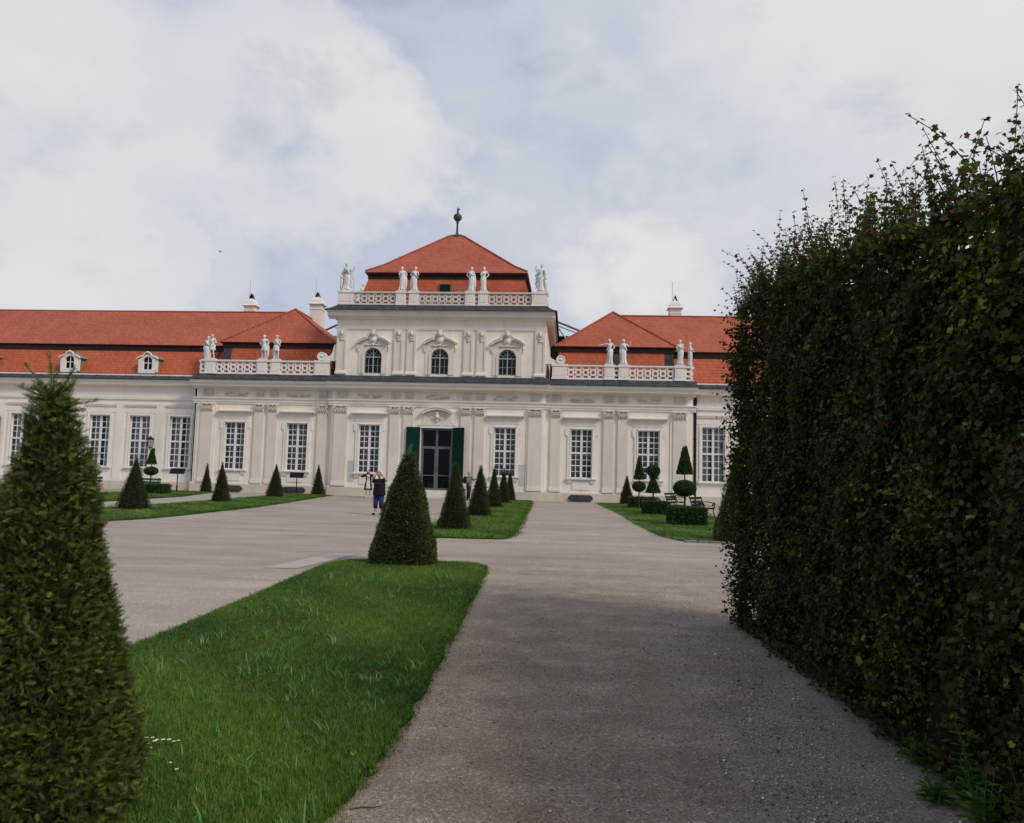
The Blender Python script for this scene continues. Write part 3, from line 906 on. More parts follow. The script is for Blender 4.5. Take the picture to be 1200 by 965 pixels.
# flat strips on the outer sides of the end pilasters and on the wings
for s in (-1, 1):
    MB().box(*sorted((s*5.95, s*7.10)), YC-.05, YC+.02, .64, 6.02).build('wall_strip', M['plaster'], pal)
    MB().box(*sorted((s*15.3, s*16.6)), YS-.05, YS+.02, .64, 6.02).build('wall_strip', M['plaster'], pal)
for xs_ in (wing_l, wing_r):
    for i in range(len(xs_)):
        if i+1 < len(xs_): cx = (xs_[i]+xs_[i+1])/2
        else: cx = xs_[i]+(xs_[i]-xs_[i-1])/2
        MB().cham(cx-.33, cx+.33, YW-.05, YW+.02, .64, 5.86, .012).build('wall_strip', M['plaster'], pal)

for s in (-1, 1):
    MB().box(*sorted((s*5.48, s*5.93)), YC-.012, YC+.01, .95, 2.35).build('plaster_patch', M['patch'], pal)
# windows
def window(cx, y, z0, z1, w, cols=4, rows=8, wing=False):
    h = z1-z0
    fr = MB(); yf = y+.14
    t = .065
    fr.box(cx-w/2, cx-w/2+t, yf, yf+.09, z0, z1); fr.box(cx+w/2-t, cx+w/2, yf, yf+.09, z0, z1)
    fr.box(cx-w/2+t, cx+w/2-t, yf, yf+.09, z0, z0+t); fr.box(cx-w/2+t, cx+w/2-t, yf, yf+.09, z1-t, z1)
    zm = z0+h*.515
    fr.box(cx-.075, cx+.075, yf-.02, yf+.09, z0+t, z1-t)
    fr.box(cx-w/2+t, cx-.075, yf-.015, yf+.085, zm-.06, zm+.06); fr.box(cx+.075, cx+w/2-t, yf-.015, yf+.085, zm-.06, zm+.06)
    for a, b in ((cx-w/2+t, cx-.075), (cx+.075, cx+w/2-t)):
        c = (a+b)/2
        for (q0, q1) in ((z0+t, zm-.06), (zm+.06, z1-t)):
            fr.box(c-.024, c+.024, yf+.02, yf+.06, q0, q1)
            n = rows//2
            for k in range(1, n):
                zz = q0+(q1-q0)*k/n; tk = .034 if k == n//2 else .021
                fr.box(a, c-.024, yf+.022, yf+.058, zz-tk, zz+tk); fr.box(c+.024, b, yf+.022, yf+.058, zz-tk, zz+tk)
    o = fr.build('window', M['frame'], pal)
    MB().add([(cx-w/2+t,yf+.045,z0+t),(cx+w/2-t,yf+.045,z0+t),(cx+w/2-t,yf+.045,z1-t),(cx-w/2+t,yf+.045,z1-t)], [(0,1,2,3)]).build('pane', M['glass'], o)
    # inner casement of the double window
    ic = MB(); yi = y+.36
    off = .07
    for k in range(-2, 3):
        xx = cx+k*w/4.4+off; tk = .05 if k == 0 else .018
        if abs(xx-cx) < w/2-.02: ic.box(xx-tk, xx+tk, yi, yi+.03, z0, z1)
    for k in range(1, 8):
        zz = z0+h*k/8-.09; tk = .05 if k == 4 else .016
        ic.box(cx-w/2, cx+w/2, yi+.032, yi+.055, zz-tk, zz+tk)
    if not wing: ic.build('inner_casement', M['frame'], o)
    # curtains with folds
    if True:
        cu = MB(); n = 22
        gp_ = random.choice((0, 0, .02, .05, .10, .16))
        for s0, s1 in ((-.5, -gp_), (gp_, .5)):
            vs = []
            for i in range(n+1):
                xx = cx+w*(s0+(s1-s0)*i/n); yy = y+(.50 if wing else .56)+.03*sin(i*1.9)+.02*sin(i*.7)
                vs += [(xx, yy, z0-.1), (xx, yy, z1+.1)]
            cu.add(vs, [(2*i, 2*i+2, 2*i+3, 2*i+1) for i in range(n)])
        cu.build('curtain', M['curtain'] if wing else random.choice((M['curtain2'], M['curtain2'], M['curtain3'])), o, smooth=True)
    # surround
    su = MB(); g = .17
    if wing:
        su.box(cx-w/2-g, cx-w/2, y-.07, y+.03, z0-.02, z1+g); su.box(cx+w/2, cx+w/2+g, y-.07, y+.03, z0-.02, z1+g)
        su.box(cx-w/2, cx+w/2, y-.07, y+.03, z1, z1+g)
        k = 0; zz = z0
        while zz < z1:
            e = .34 if k % 2 == 0 else .24
            su.cham(cx-w/2-g-e, cx-w/2-g, y-.022, y+.02, zz+.008, zz+.282, .008); su.cham(cx+w/2+g, cx+w/2+g+e, y-.022, y+.02, zz+.008, zz+.282, .008)
            zz += .29; k += 1
        su.box(cx-w/2-g-.30, cx+w/2+g+.30, y-.045, y+.02, z1+g+.02, z1+g+.30)
        su.extx([(y+.02,z1+.62),(y-.08,z1+.62),(y-.11,z1+.70),(y+.02,z1+.70)], cx-w/2-.48, cx+w/2+.48)
    else:
        # eared frame, with a canopy bar and a panel above
        G = .20; E = .14
        for s in (-1, 1):
            x1_ = cx+s*w/2; pts = [(x1_, z0-.05), (x1_+s*G, z0-.05), (x1_+s*G, z1-.45), (x1_+s*(G+E), z1-.38), (x1_+s*(G+E), z1+.06), (x1_+s*G, z1+.18), (x1_, z1+.18)]
            if s < 0: pts = pts[::-1]
            su.prism(pts, y-.06, y+.03)
            su.box(*sorted((x1_, x1_+s*.05)), y-.085, y-.06, z0, z1+.05)
        su.box(cx-w/2, cx+w/2, y-.06, y+.03, z1, z1+.18); su.box(cx-w/2-.05, cx+w/2+.05, y-.085, y-.06, z1+.0, z1+.05)
        su.extx([(y+.02,5.40),(y-.12,5.40),(y-.22,5.47),(y-.30,5.49),(y-.30,5.56),(y+.02,5.62)], cx-1.22, cx+1.22)
        su.box(cx-1.0, cx+1.0, y-.035, y+.02, 4.98, 5.40)
    su.build('surround', M['white'], o)
    si = MB(); si.extx([(y+.10,z0-.13),(y-.10,z0-.13),(y-.17,z0-.07),(y-.17,z0-.0),(y+.14,z0+.003)], cx-w/2-.26, cx+w/2+.26)
    if not wing:
        for s in (-1, 1): si.extx([(y+.02,z0-.34),(y-.06,z0-.34),(y-.13,z0-.135),(y+.02,z0-.135)], cx+s*(w/2+.02)-.13, cx+s*(w/2+.02)+.13)
        si.box(cx-w/2+.16, cx+w/2-.16, y-.04, y+.02, z0-.75, z0-.2)
    si.build('sill', M['white'], o)
    return o
for x in win_c: window(x, YC, WZ0, WZ1, WW)
for x in win_s:
    window(x, YS, WZ0, WZ1, WW); window(-x, YS, WZ0, WZ1, WW)
for x in wing_l+wing_r: window(x, YW, 1.52, 5.1, 1.48, wing=True)

# arched upper windows
def arc(cx, cz, r, a0, a1, n, ry=None):
    ry = r if ry is None else ry
    return [(cx+r*cos(radians(a0+(a1-a0)*i/n)), cz+ry*sin(radians(a0+(a1-a0)*i/n))) for i in range(n+1)]
def arch_window(cx):
    y = UY; r = .60; zs = 9.36; z0 = 8.24
    fr = MB(); yf = y+.10
    inner = [(cx-r+.05, z0), *arc(cx, zs, r-.05, 180, 0, 16), (cx+r-.05, z0)]
    outer = [(cx-r, z0), *arc(cx, zs, r, 180, 0, 16), (cx+r, z0)]
    fr.strip(outer, inner, yf, yf+.08)
    fr.box(cx-.035, cx+.035, yf-.01, yf+.08, z0, zs+r-.03); fr.box(cx-r+.04, cx+r-.04, yf-.012, yf+.08, zs-.04, zs+.04)
    fr.box(cx-r+.04, cx+r-.04, yf+.02, yf+.05, z0-.0, z0+.05)
    for s in (-1, 1):
        fr.box(cx+s*.31-.014, cx+s*.31+.014, yf+.02, yf+.05, z0, zs-.04)
        fr.tube([(cx+s*.26*cos(radians(a)), yf+.035, zs+.26*sin(radians(a))) for a in (0, 25, 50, 75, 90)], .013, 4)
        for a in (28, 60):
            fr.tube([(cx+s*.26*cos(radians(a)), yf+.035, zs+.26*sin(radians(a))), (cx+s*.55*cos(radians(a)), yf+.035, zs+.55*sin(radians(a)))], .013, 4)
    fr.box(cx-r+.04, cx+r-.04, yf+.022, yf+.048, 8.77, 8.79)
    o = fr.build('arched_window', M['barsgrey'], pal)
    g = MB(); g.add([(x, yf+.04, z) for x, z in outer], [tuple(range(len(outer)))][::1]); g.build('pane', M['glass'], o)
    su = MB()
    # spandrel plate filling the square opening round the arch
    n = 16
    top = [(cx-.70, 8.2)] + [(cx-.70+1.40*i/n, 10.02) for i in range(n+1)] + [(cx+.70, 8.2)]
    inn = [(cx-r, 8.2)] + arc(cx, zs, r, 180, 0, n) + [(cx+r, 8.2)]
    su.strip(top, inn, y-.035, y+.16)
    inn2 = [(cx-r-.01, 8.2)] + arc(cx, zs, r+.01, 180, 0, n) + [(cx+r+.01, 8.2)]
    out2 = [(cx-r-.14, 8.2)] + arc(cx, zs, r+.14, 180, 0, n) + [(cx+r+.14, 8.2)]
    su.strip(out2, inn2, y-.08, y-.036)
    # raised panel reaching up to the curved hood
    n = 12
    lo = [(cx-1.0+2.0*i/n, 10.02 if abs(-1.0+2.0*i/n) < .70 else 10.02) for i in range(n+1)]
    hi = arc(cx, 8.95, 1.62, 128, 52, n, 1.62)
    su.strip(hi, lo, y-.04, y+.02)
    for s in (-1, 1):
        su.box(*sorted((cx+s*.702, cx+s*.98)), y-.04, y+.02, 8.2, 10.02)
        su.tube([(cx+s*1.0, y-.05, 10.15), (cx+s*1.08, y-.05, 10.0), (cx+s*1.03, y-.05, 9.8), (cx+s*.96, y-.05, 9.7)], [.03,.06,.05,.02], 6)
    su.build('surround', M['stone' if False else 'beige'], o)
    hd = MB()
    for a0, a1 in ((130, 104), (76, 50)):
        hd.strip(arc(cx, 8.95, 1.76, a0, a1, 6), arc(cx, 8.95, 1.66, a0, a1, 6), y-.26, y+.02)
        hd.strip(arc(cx, 8.95, 1.82, a0, a1, 6), arc(cx, 8.95, 1.765, a0, a1, 6), y-.32, y+.02)
    hd.build('hood_moulding', M['white'], o)
    or_ = MB()
    or_.ball((cx, y-.22, 10.92), (.17,.16,.19), 10, 7)
    or_.ball((cx, y-.20, 11.10), (.22,.12,.09), 10, 5)
    for s in (-1, 1):
        or_.tube([(cx+s*.10,y-.16,10.98),(cx+s*.30,y-.14,10.86),(cx+s*.42,y-.12,10.66),(cx+s*.36,y-.14,10.54),(cx+s*.28,y-.15,10.60)], [.05,.06,.06,.05,.02], 6)
        or_.tube([(cx+s*.05,y-.12,10.22),(cx+s*.25,y-.10,10.12),(cx+s*.5,y-.09,10.17),(cx+s*.62,y-.08,10.12)], [.05,.05,.035,.015], 6)
        or_.ball((cx+s*.13, y-.20, 10.97), (.045,.05,.045), 6, 4)
    or_.ball((cx, y-.08, 10.50), (.30,.10,.30), 14, 7)
    or_.ball((cx, y-.16, 10.50), (.17,.07,.18), 10, 6)
    or_.ball((cx, y-.12, 10.17), (.10,.07,.09), 8, 5)
    or_.build('carved_crest', M['carve'], o, smooth=True)
for x in uwin: arch_window(x)

# frieze carvings
def bracket_relief(cx, y, w):
    mb = MB()
    mb.box(cx-w/2, cx+w/2, y-.045, y+.02, 6.44, 6.98)
    for s in (-1, 1):
        mb.tube([(cx+s*w*.34, y-.09, 6.94), (cx+s*w*.36, y-.12, 6.80), (cx+s*w*.30, y-.13, 6.66), (cx+s*w*.16, y-.11, 6.60), (cx+s*w*.14, y-.09, 6.68)], [.045,.05,.045,.035,.015], 6)
        mb.tube([(cx+s*w*.40, y-.05, 6.62), (cx+s*w*.12, y-.08, 6.56)], [.02,.035], 5)
    mb.ball((cx, y-.07, 6.66), (.05,.05,.07), 7, 5)
    mb.build('frieze_bracket', M['carve'], pal)
for d, w in ((1.92,.62), (2.84,.62), (6.52,.8)):
    for s in (-1, 1): bracket_relief(s*d, YC, w)
for d, w in ((7.86,.6), (11.32,.62), (12.25,.62), (15.92,.8)):
    for s in (-1, 1): bracket_relief(s*d, YS, w)
def cartouche(cx, y, seed):
    r = random.Random(seed); mb = MB()
    mb.ball((cx, y-.03, 6.70), (.22,.07,.19), 10, 6)
    mb.ball((cx, y-.07, 6.71), (.11,.05,.12), 8, 5)
    for s in (-1, 1):
        for k in range(3):
            bx = cx+s*(.22+.2*k); a = r.uniform(-.1, .1)
            mb.tube([(bx, y-.04, 6.64+a), (bx+s*.10, y-.07, 6.76+a), (bx+s*.18, y-.06, 6.70+a), (bx+s*.14, y-.05, 6.62+a)], [.03,.04,.035,.012], 5)
        mb.tube([(cx+s*.15, y-.03, 6.55), (cx+s*.45, y-.04, 6.53), (cx+s*.74, y-.03, 6.60)], [.025,.03,.012], 5)
    mb.build('frieze_cartouche', M['carve'], pal, smooth=True)
for i, (x, y) in enumerate([(0, YC), (-4.55, YC), (4.55, YC), (9.57, YS), (-9.57, YS), (13.92, YS), (-13.92, YS)]): cartouche(x, y, i)

# door with transom, shutters, pediment and steps
dr = MB(); y = YC+.2
t = .11
dr.box(-1.05, -1.05+t, y, y+.1, .54, 4.6); dr.box(1.05-t, 1.05, y, y+.1, .54, 4.6)
dr.box(-1.05+t, 1.05-t, y, y+.1, 4.6-t, 4.6); dr.box(-1.05+t, 1.05-t, y, y+.1, .54, .66)
dr.box(-.07, .07, y-.01, y+.09, .66, 4.6-t); dr.box(-1.05+t, -.07, y-.012, y+.092, 3.25, 3.42); dr.box(.07, 1.05-t, y-.012, y+.092, 3.25, 3.42)
dr.box(-1.05+t, -.07, y+.01, y+.08, 1.46, 1.52); dr.box(.07, 1.05-t, y+.01, y+.08, 1.46, 1.52)
for s in (-1, 1):
    dr.box(*sorted((s*.07, s*.13)), y+.004, y+.086, .66, 3.25); dr.box(*sorted((s*(.94-.06), s*.94)), y+.004, y+.086, .66, 3.25)
door = dr.build('door', M['greyframe'], pal)
MB().add([(-.94,y+.05,.66),(.94,y+.05,.66),(.94,y+.05,4.49),(-.94,y+.05,4.49)], [(0,1,2,3)]).build('pane', M['doorglass'], door)
MB().tube([(.10,y-.03,1.75),(.10,y-.07,1.80),(.10,y-.07,2.15),(.10,y-.03,2.20)], .015, 6).build('handle', M['steel'], door)
# doorway architrave
mb = MB()
for s in (-1, 1): mb.box(*sorted((s*1.05, s*1.17)), YC-.05, YC+.03, .52, 4.74)
mb.box(-1.05, 1.05, YC-.05, YC+.03, 4.62, 4.74)
mb.build('door_surround', M['white'], pal)
# blocked-in hall beyond the door, with a bench standing inside
mb = MB()
mb.box(-.85, -.1, 1.4, 1.7, .52, .95); mb.box(.2, .8, 1.2, 1.3, 1.15, 1.19); mb.box(.2, .24, 1.2, 1.3, .52, 1.15); mb.box(.76, .8, 1.2, 1.3, .52, 1.15)
mb.build('hall_furniture', M['curtain'], pal)
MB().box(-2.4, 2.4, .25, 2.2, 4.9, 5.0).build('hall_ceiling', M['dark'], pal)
MB().box(-2.4, 2.4, 2.2, 2.3, .2, 5.0).build('hall_dark_backing', M['dark'], pal)  # near-black panel added so the door glass looks dark
def shutter(s, ang):
    mb = MB(); W = .92; H0, H1 = .56, 4.66
    mb.box(0, W, -.025, .025, H0, H1)
    for a, b in ((H0, H0+.14), (3.30, 3.46), (H1-.14, H1), (1.50, 1.62)):
        mb.box(0, W, -.045, -.0255, a, b)
    for a, b in ((0, .10), (W-.10, W)):
        mb.box(a, b, -.043, -.0255, H0+.14, H1-.14)
    zz = H0+.2
    while zz < H1-.2:
        if not (3.25 < zz < 3.5 or 1.42 < zz < 1.66):
            mb.box(.115, W-.115, -.036, -.0255, zz, zz+.045)
        zz += .085
    for zz in (1.2, 2.6, 4.1): mb.box(-.02, .22, -.055, -.046, zz, zz+.05)
    if s < 0:
        mb.v = [(-x, y_, z) for x, y_, z in mb.v]; mb.f = [tuple(reversed(f)) for f in mb.f]
    o = mb.build('shutter', M['green'], pal, loc=(s*1.09, YC-.09, 0), rot=(0, 0, -s*ang))
shutter(-1, radians(6)); shutter(1, radians(28))
# curved pediment over the door
mb = MB()
mb.strip(arc(0, 4.10, 1.86, 124, 56, 14), arc(0, 4.10, 1.72, 124, 56, 14), YC-.30, YC+.02)
mb.strip(arc(0, 4.10, 1.93, 124, 56, 14), arc(0, 4.10, 1.865, 124, 56, 14), YC-.36, YC+.02)
mb.build('door_pediment', M['white'], pal)
mb = MB()
pts = [(-1.30,4.80),(1.30,4.80),(1.15,4.95),(.98,5.02),(.95,5.5)]+[(x, z) for x, z in arc(0, 4.10, 1.70, 56, 124, 12)]+[(-.95,5.5),(-.98,5.02),(-1.15,4.95)]
mb.prism(pts, YC-.05, YC+.02)
mb.build('door_panel', M['beige'], pal)
mb = MB()
mb.ball((0, YC-.12, 5.40), (.17,.12,.21), 10, 7); mb.ball((0, YC-.14, 5.62), (.20,.10,.08), 9, 5); mb.ball((0, YC-.10, 5.12), (.10,.08,.08), 8, 5)
for s in (-1, 1):
    mb.tube([(s*.12,YC-.1,5.5),(s*.38,YC-.09,5.58),(s*.55,YC-.08,5.45),(s*.46,YC-.08,5.36)], [.05,.05,.04,.015], 6)
    mb.tube([(s*.1,YC-.1,5.25),(s*.3,YC-.09,5.2),(s*.42,YC-.07,5.3)], [.045,.04,.012], 6)
mb.build('carved_crest', M['carve'], pal, smooth=True)
for k in range(3):
    MB().cham(-1.42-.22*(2-k), 1.42+.22*(2-k), YC-.45-.34*(2-k), YC+.22 if k == 2 else YC-.10-.34*(1-k)*0-.01*(k+1), -.01, .17*(k+1), .015).build('door_step', M['granite' if False else 'stone'], pal)

# cellar gratings in the plinth
def cellar(cx, y):
    mb = MB(); w = .80
    pts = [(cx-w+.18,.07),(cx+w-.18,.07),(cx+w,.22),(cx+w,.32),(cx+w-.18,.47),(cx-w+.18,.47),(cx-w,.32),(cx-w,.22)]
    mb.prism(pts, y-.26, y-.10)
    o = mb.build('cellar_grating', M['lead'], pal)
    mb = MB()
    for k in range(9): mb.box(cx-.6+.15*k-.018, cx-.6+.15*k+.018, y-.285, y-.262, .10, .44)
    mb.box(cx-.7, cx+.7, y-.30, y-.286, .25, .29)
    mb.build('bars', M['steel'], o)
for x in win_s: cellar(x, YS); cellar(-x, YS)

# downpipes where the wings meet the side bays
for s in (-1, 1):
    x = s*16.98
    mb = MB()
    mb.tube([(x, YW-.30, 7.2), (x, YW-.12, 6.6), (x, YW-.12, .75), (x, YW-.16, .3), (x-s*.0, YW-.3, .12)], .085, 10)
    for zz in (5.9, 4.3, 2.7, 1.2): mb.lathe([(.105,zz-.03),(.105,zz+.03)], x, YW-.12, 10)
    mb.lathe([(.085,6.55),(.13,6.85),(.13,6.9)], x, YW-.14, 10)
    mb.build('downpipe', M['iron'], pal)

# balustrades: rings braced by diagonals between two rails
def balus(x0, x1, y, z0, h, n=None, along='x'):
    mb = MB(); th = .11
    L = x1-x0; n = n or max(1, round(L/.50)); st = L/n
    zb, zt = z0+.13, z0+h-.14; zc = (zb+zt)/2; R_ = min(.235, (zt-zb)/2-.055); r_ = .115
    mb.box(x0, x1, y-.13, y+.13, z0, zb)
    mb.extx([(y-.13,zt),(y+.13,zt),(y+.17,zt+.05),(y+.17,zt+.14),(y-.17,zt+.14),(y-.17,zt+.05)], x0, x1)
    for i in range(n):
        cx = x0+st*(i+.5)
        mb.strip(arc(cx, zc, R_, 0, 360, 14), arc(cx, zc, r_, 0, 360, 14), y-th, y+th)
        for sx in (-1, 1):
            for sz in (-1, 1):
                a = (cx+sx*R_*.62, zc+sz*R_*.62); e = (cx+sx*R_*.88, (zt if sz > 0 else zb))
                w_ = .05
                pts = [(a[0]-w_, a[1]), (e[0]-w_, e[1]), (e[0]+w_, e[1]), (a[0]+w_, a[1])]
                ar = sum(pts[q][0]*pts[(q+1) % 4][1]-pts[(q+1) % 4][0]*pts[q][1] for q in range(4))
                if ar < 0: pts = pts[::-1]
                mb.prism(pts, y-th*.85, y+th*.85)
    if along == 'y':
        pass
    return mb
def pedestal(parent, x, y, z0, h, w, d=.42):
    mb = MB()
    mb.box(x-w/2, x+w/2, y-d/2, y+d/2, z0+.12, z0+h-.12)
    mb.box(x-w/2-.04, x+w/2+.04, y-d/2-.04, y+d/2+.04, z0, z0+.118)
    mb.box(x-w/2-.05, x+w/2+.05, y-d/2-.05, y+d/2+.05, z0+h-.118, z0+h+.03)
    for s in (-1, 1): pass
    mb.box(x-w/2+.1, x+w/2-.1, y-d/2-.018, y-d/2+.01, z0+.22, z0+h-.22)
    return mb.build('pedestal', M['white'], parent)
LBY, LBZ, LBH = .12, 8.05, .98
for s in (-1, 1):
    secs = [(8.55, 10.98), (11.66, 11.91), (12.59, 15.55), (16.29, 16.62)]
    ns = [5, 1, 6, 1]
    for (a, b), n in zip(secs, ns):
        xa, xb = sorted((s*a, s*b))
        o = balus(xa, xb, LBY, LBZ, LBH, n).build('balustrade', M['white'], pal)
        if a == 8.55: pedestal(o, s*8.05, LBY, LBZ, LBH, 1.0)
        if a == 11.66: pedestal(o, s*11.32, LBY, LBZ, LBH, .66)
        if a == 12.59: pedestal(o, s*12.25, LBY, LBZ, LBH, .66)
        if a == 16.29: pedestal(o, s*15.92, LBY, LBZ, LBH, .70)
    # return along the side, turned a quarter
    o = balus(0, 1.6, 0, LBZ, LBH, 3).build('balustrade', M['white'], pal, loc=(s*16.70, LBY+.15, 0), rot=(0, 0, pi/2))
UBY, UBZ, UBH = .12, 12.92, .95
for a, b, n in ((-6.1,-3.14,6), (-2.48,-2.26,1), (-1.60,1.60,7), (2.26,2.48,1), (3.14,6.1,6)):
    o = balus(a, b, UBY, UBZ, UBH, n).build('upper_balustrade', M['stone'], pal)
    if a == -6.1: pedestal(o, -2.81, UBY, UBZ, UBH, .66); pedestal(o, -6.62, UBY+.15, UBZ, UBH, 1.04, .8)
    if a == -2.48: pedestal(o, -1.93, UBY, UBZ, UBH, .66)
    if a == 2.26: pedestal(o, 1.93, UBY, UBZ, UBH, .66)
    if a == 3.14: pedestal(o, 2.81, UBY, UBZ, UBH, .66); pedestal(o, 6.62, UBY+.15, UBZ, UBH, 1.04, .8)
for s in (-1, 1):
    balus(0, 4.0, 0, UBZ, UBH, 8).build('upper_balustrade', M['stone'], pal, loc=(s*6.92, .70, 0), rot=(0, 0, pi/2))
    o = balus(0, 5.0, 0, UBZ, UBH, 10).build('upper_balustrade', M['stone'], pal, loc=(s*6.92, 5.40, 0), rot=(0, 0, pi/2))
    pedestal(o, -.35, 0, UBZ, UBH, .66)
# scrolls leaning against the upper storey
for s in (-1, 1):
    mb = MB()
    y0_, y1_ = LBY-.22, LBY+.22
    pts = [(s*7.1, 9.04), (s*8.05, 9.04), (s*8.05, 9.25), (s*7.75, 9.30), (s*7.5, 9.42), (s*7.38, 9.60), (s*7.30, 9.95), (s*7.24, 10.15), (s*7.1, 10.2)]
    if s < 0: pts = pts[::-1]
    mb.prism(pts, y0_, y1_)
    mb.strip(arc(s*8.10, 9.34, .30, 0, 360, 20), arc(s*8.10, 9.34, .22, 0, 360, 20), y0_-.05, y1_+.05)
    mb.strip(arc(s*8.10, 9.34, .219, 0, 360, 20), arc(s*8.10, 9.34, .10, 0, 360, 20), y0_-.02, y1_+.02)
    mb.ball((s*8.10, y0_-.02, 9.36), (.10,.06,.10), 10, 6)
    mb.ball((s*8.10, y0_+.1, 8.5), (.12,.06,.16), 8, 6)
    mb.build('scroll', M['white'], pal)

# roofs ------------------------------------------------------------
def quad_solid(mb, bot, top):
    mb.add(bot+top, [(0,1,5,4),(1,2,6,5),(2,3,7,6),(3,0,4,7),(4,5,6,7),(3,2,1,0)])
# centre: steep lower part, dark eave band, pyramid above with flared foot
mb = MB()
quad_solid(mb, [(-6.15,.75,12.95),(6.15,.75,12.95),(6.15,10.3,12.95),(-6.15,10.3,12.95)],
               [(-5.42,1.35,15.24),(5.42,1.35,15.24),(5.42,9.7,15.24),(-5.42,9.7,15.24)])
rf = mb.build('mansard_slope', M['tile2'], pal)
mb = MB()
mb.box(-5.52, 5.52, 1.26, 9.8, 15.08, 15.38); mb.box(-5.62, 5.62, 1.14, 9.95, 15.381, 15.50)
mb.build('eave', M['band'], pal)
mb = MB()
def rect_ring(cx, cy, hx, hy, z): return [(cx-hx,cy-hy,z),(cx+hx,cy-hy,z),(cx+hx,cy+hy,z),(cx-hx,cy+hy,z)]
lv = [(5.72,4.46,15.502),(5.66,4.41,15.60),(4.7,3.66,16.18),(.62,.40,19.34),(.30,.2,19.50),(.05,.05,19.55)]
rr = [rect_ring(0, 5.55, a, b, z) for a, b, z in lv]
for i in range(len(rr)-1):
    mb.add(rr[i]+rr[i+1], [(0,1,5,4),(1,2,6,5),(2,3,7,6),(3,0,4,7)])
mb.add(rr[0], [(3,2,1,0)]); mb.add(rr[-1], [(0,1,2,3)])
roof = mb.build('roof', M['tile'], pal)
mb = MB()
for sx in (-1, 1):
    for sy in (-1, 1):
        mb.tube([(sx*a, 5.55+sy*b, z+.03) for a, b, z in lv[1:]], .07, 6)
mb.build('hip_tiles', M['tile'], roof)
mb = MB()
mb.lathe([(.40,19.40),(.34,19.50),(.16,19.62),(.085,19.8),(.07,20.5),(.12,20.56),(.12,20.62),(.05,20.66),(.20,20.72),(.31,20.88),(.33,21.0),(.28,21.16),(.12,21.28),(.06,21.36),(.09,21.46),(.05,21.58),(.015,21.8)], 0, 5.55, 14)
mb.ball((.05, 5.55, 21.62), (.14,.05,.07), 8, 5)
mb.build('finial', M['darkcopper'], pal, smooth=True)
mb = MB(); mb.add([(-.43,.93,14.0),(.43,.93,14.0),(.43,1.10,14.72),(-.43,1.10,14.72),(-.43,1.2,14.0),(.43,1.2,14.0),(.43,1.3,14.72),(-.43,1.3,14.72)], [(0,1,2,3),(4,7,6,5),(0,4,5,1),(1,5,6,2),(2,6,7,3),(3,7,4,0)])
rw = mb.build('roof_window', M['steel'], pal)
MB().add([(-.36,.922,14.05),(.36,.922,14.05),(.36,1.075,14.67),(-.36,1.075,14.67)], [(0,1,2,3)]).build('pane', M['panel'], rw)
# side pavilions and long wings
for s in (-1, 1):
    def X(a): return s*a
    def q(mb, vs, fs):
        vs = [(s*v[0], v[1], v[2]) for v in vs]
        if s < 0: fs = [tuple(reversed(f)) for f in fs]
        mb.add(vs, fs)
    mb = MB()
    q(mb, [(7.75,.85,8.03),(15.62,.85,8.03),(15.62,9,8.03),(7.75,9,8.03),(7.95,1.40,10.24),(15.45,1.40,10.24),(15.45,9,10.24),(7.95,9,10.24)],
      [(0,1,5,4),(1,2,6,5),(2,3,7,6),(3,0,4,7)])
    mb.build('mansard_slope', M['tile2'], pal)
    for a, b in ((11.62,12.02), (15.05,15.66)):
        mb = MB()
        q(mb, [(a,.835,8.03),(b,.835,8.03),(b,.86,8.03),(a,.86,8.03),(a,1.385,10.23),(b,1.385,10.23),(b,1.41,10.23),(a,1.41,10.23)],
          [(0,1,5,4),(1,2,6,5),(3,0,4,7),(2,3,7,6)])
        mb.build('flashing', M['lead'], pal)
    mb = MB(); mb.box(*sorted((X(7.8), X(15.75))), 1.28, 9, 10.10, 10.40); mb.box(*sorted((X(7.7), X(15.85))), 1.20, 9, 10.401, 10.47)
    mb.build('eave', M['band'], pal)
    mb = MB()
    q(mb, [(7.68,1.14,10.472),(15.92,1.14,10.472),(15.92,9,10.472),(7.68,9,10.472),(11.72,4.25,13.50),(11.72,8.5,13.50)],
      [(0,1,4),(1,2,5,4),(2,3,5),(3,0,4,5),(3,2,1,0)])
    ro = mb.build('roof', M['tile'], pal)
    mb = MB()
    for a in (7.68, 15.92): mb.tube([(X(a),1.14,10.49),(X(11.72),4.25,13.53)], .075, 6)
    mb.tube([(X(11.72),4.25,13.53),(X(11.72),8.5,13.53)], .075, 6)
    mb.build('hip_tiles', M['tile'], ro)
    xe = -LEND if s < 0 else REND
    mb = MB()
    q(mb, [(15.3,1.02,8.03),(xe,1.02,8.03),(xe,2.15,10.05),(15.3,2.15,10.05)], [(0,1,2,3)])
    q(mb, [(16.72,.93,8.03),(16.72,1.02,8.03),(16.2,2.15,10.05),(16.2,2.0,10.05)], [(0,1,2,3)])
    mb.build('mansard_slope', M['tile2'], pal)
    mb = MB(); mb.box(*sorted((X(15.3), X(xe))), 2.0, 6, 9.90, 10.24); mb.box(*sorted((X(15.3), X(xe))), 1.95, 6, 10.241, 10.31)
    mb.build('eave', M['band'], pal)
    mb = MB()
    q(mb, [(11.75,1.88,10.312),(xe,1.88,10.312),(xe,6.1,13.64),(11.75,6.1,13.64),(11.75,10.3,10.3),(xe,10.3,10.3)],
      [(0,1,2,3),(3,2,5,4),(0,3,4),(1,5,2)])
    ro = mb.build('roof', M['tile'], pal)
    mb = MB(); mb.tube([(X(12.4),6.1,13.66),(X((12.4+xe)/2),6.1,13.63),(X(xe),6.1,13.66)], .08, 6)
    mb.build('ridge_tiles', M['tile'], ro)

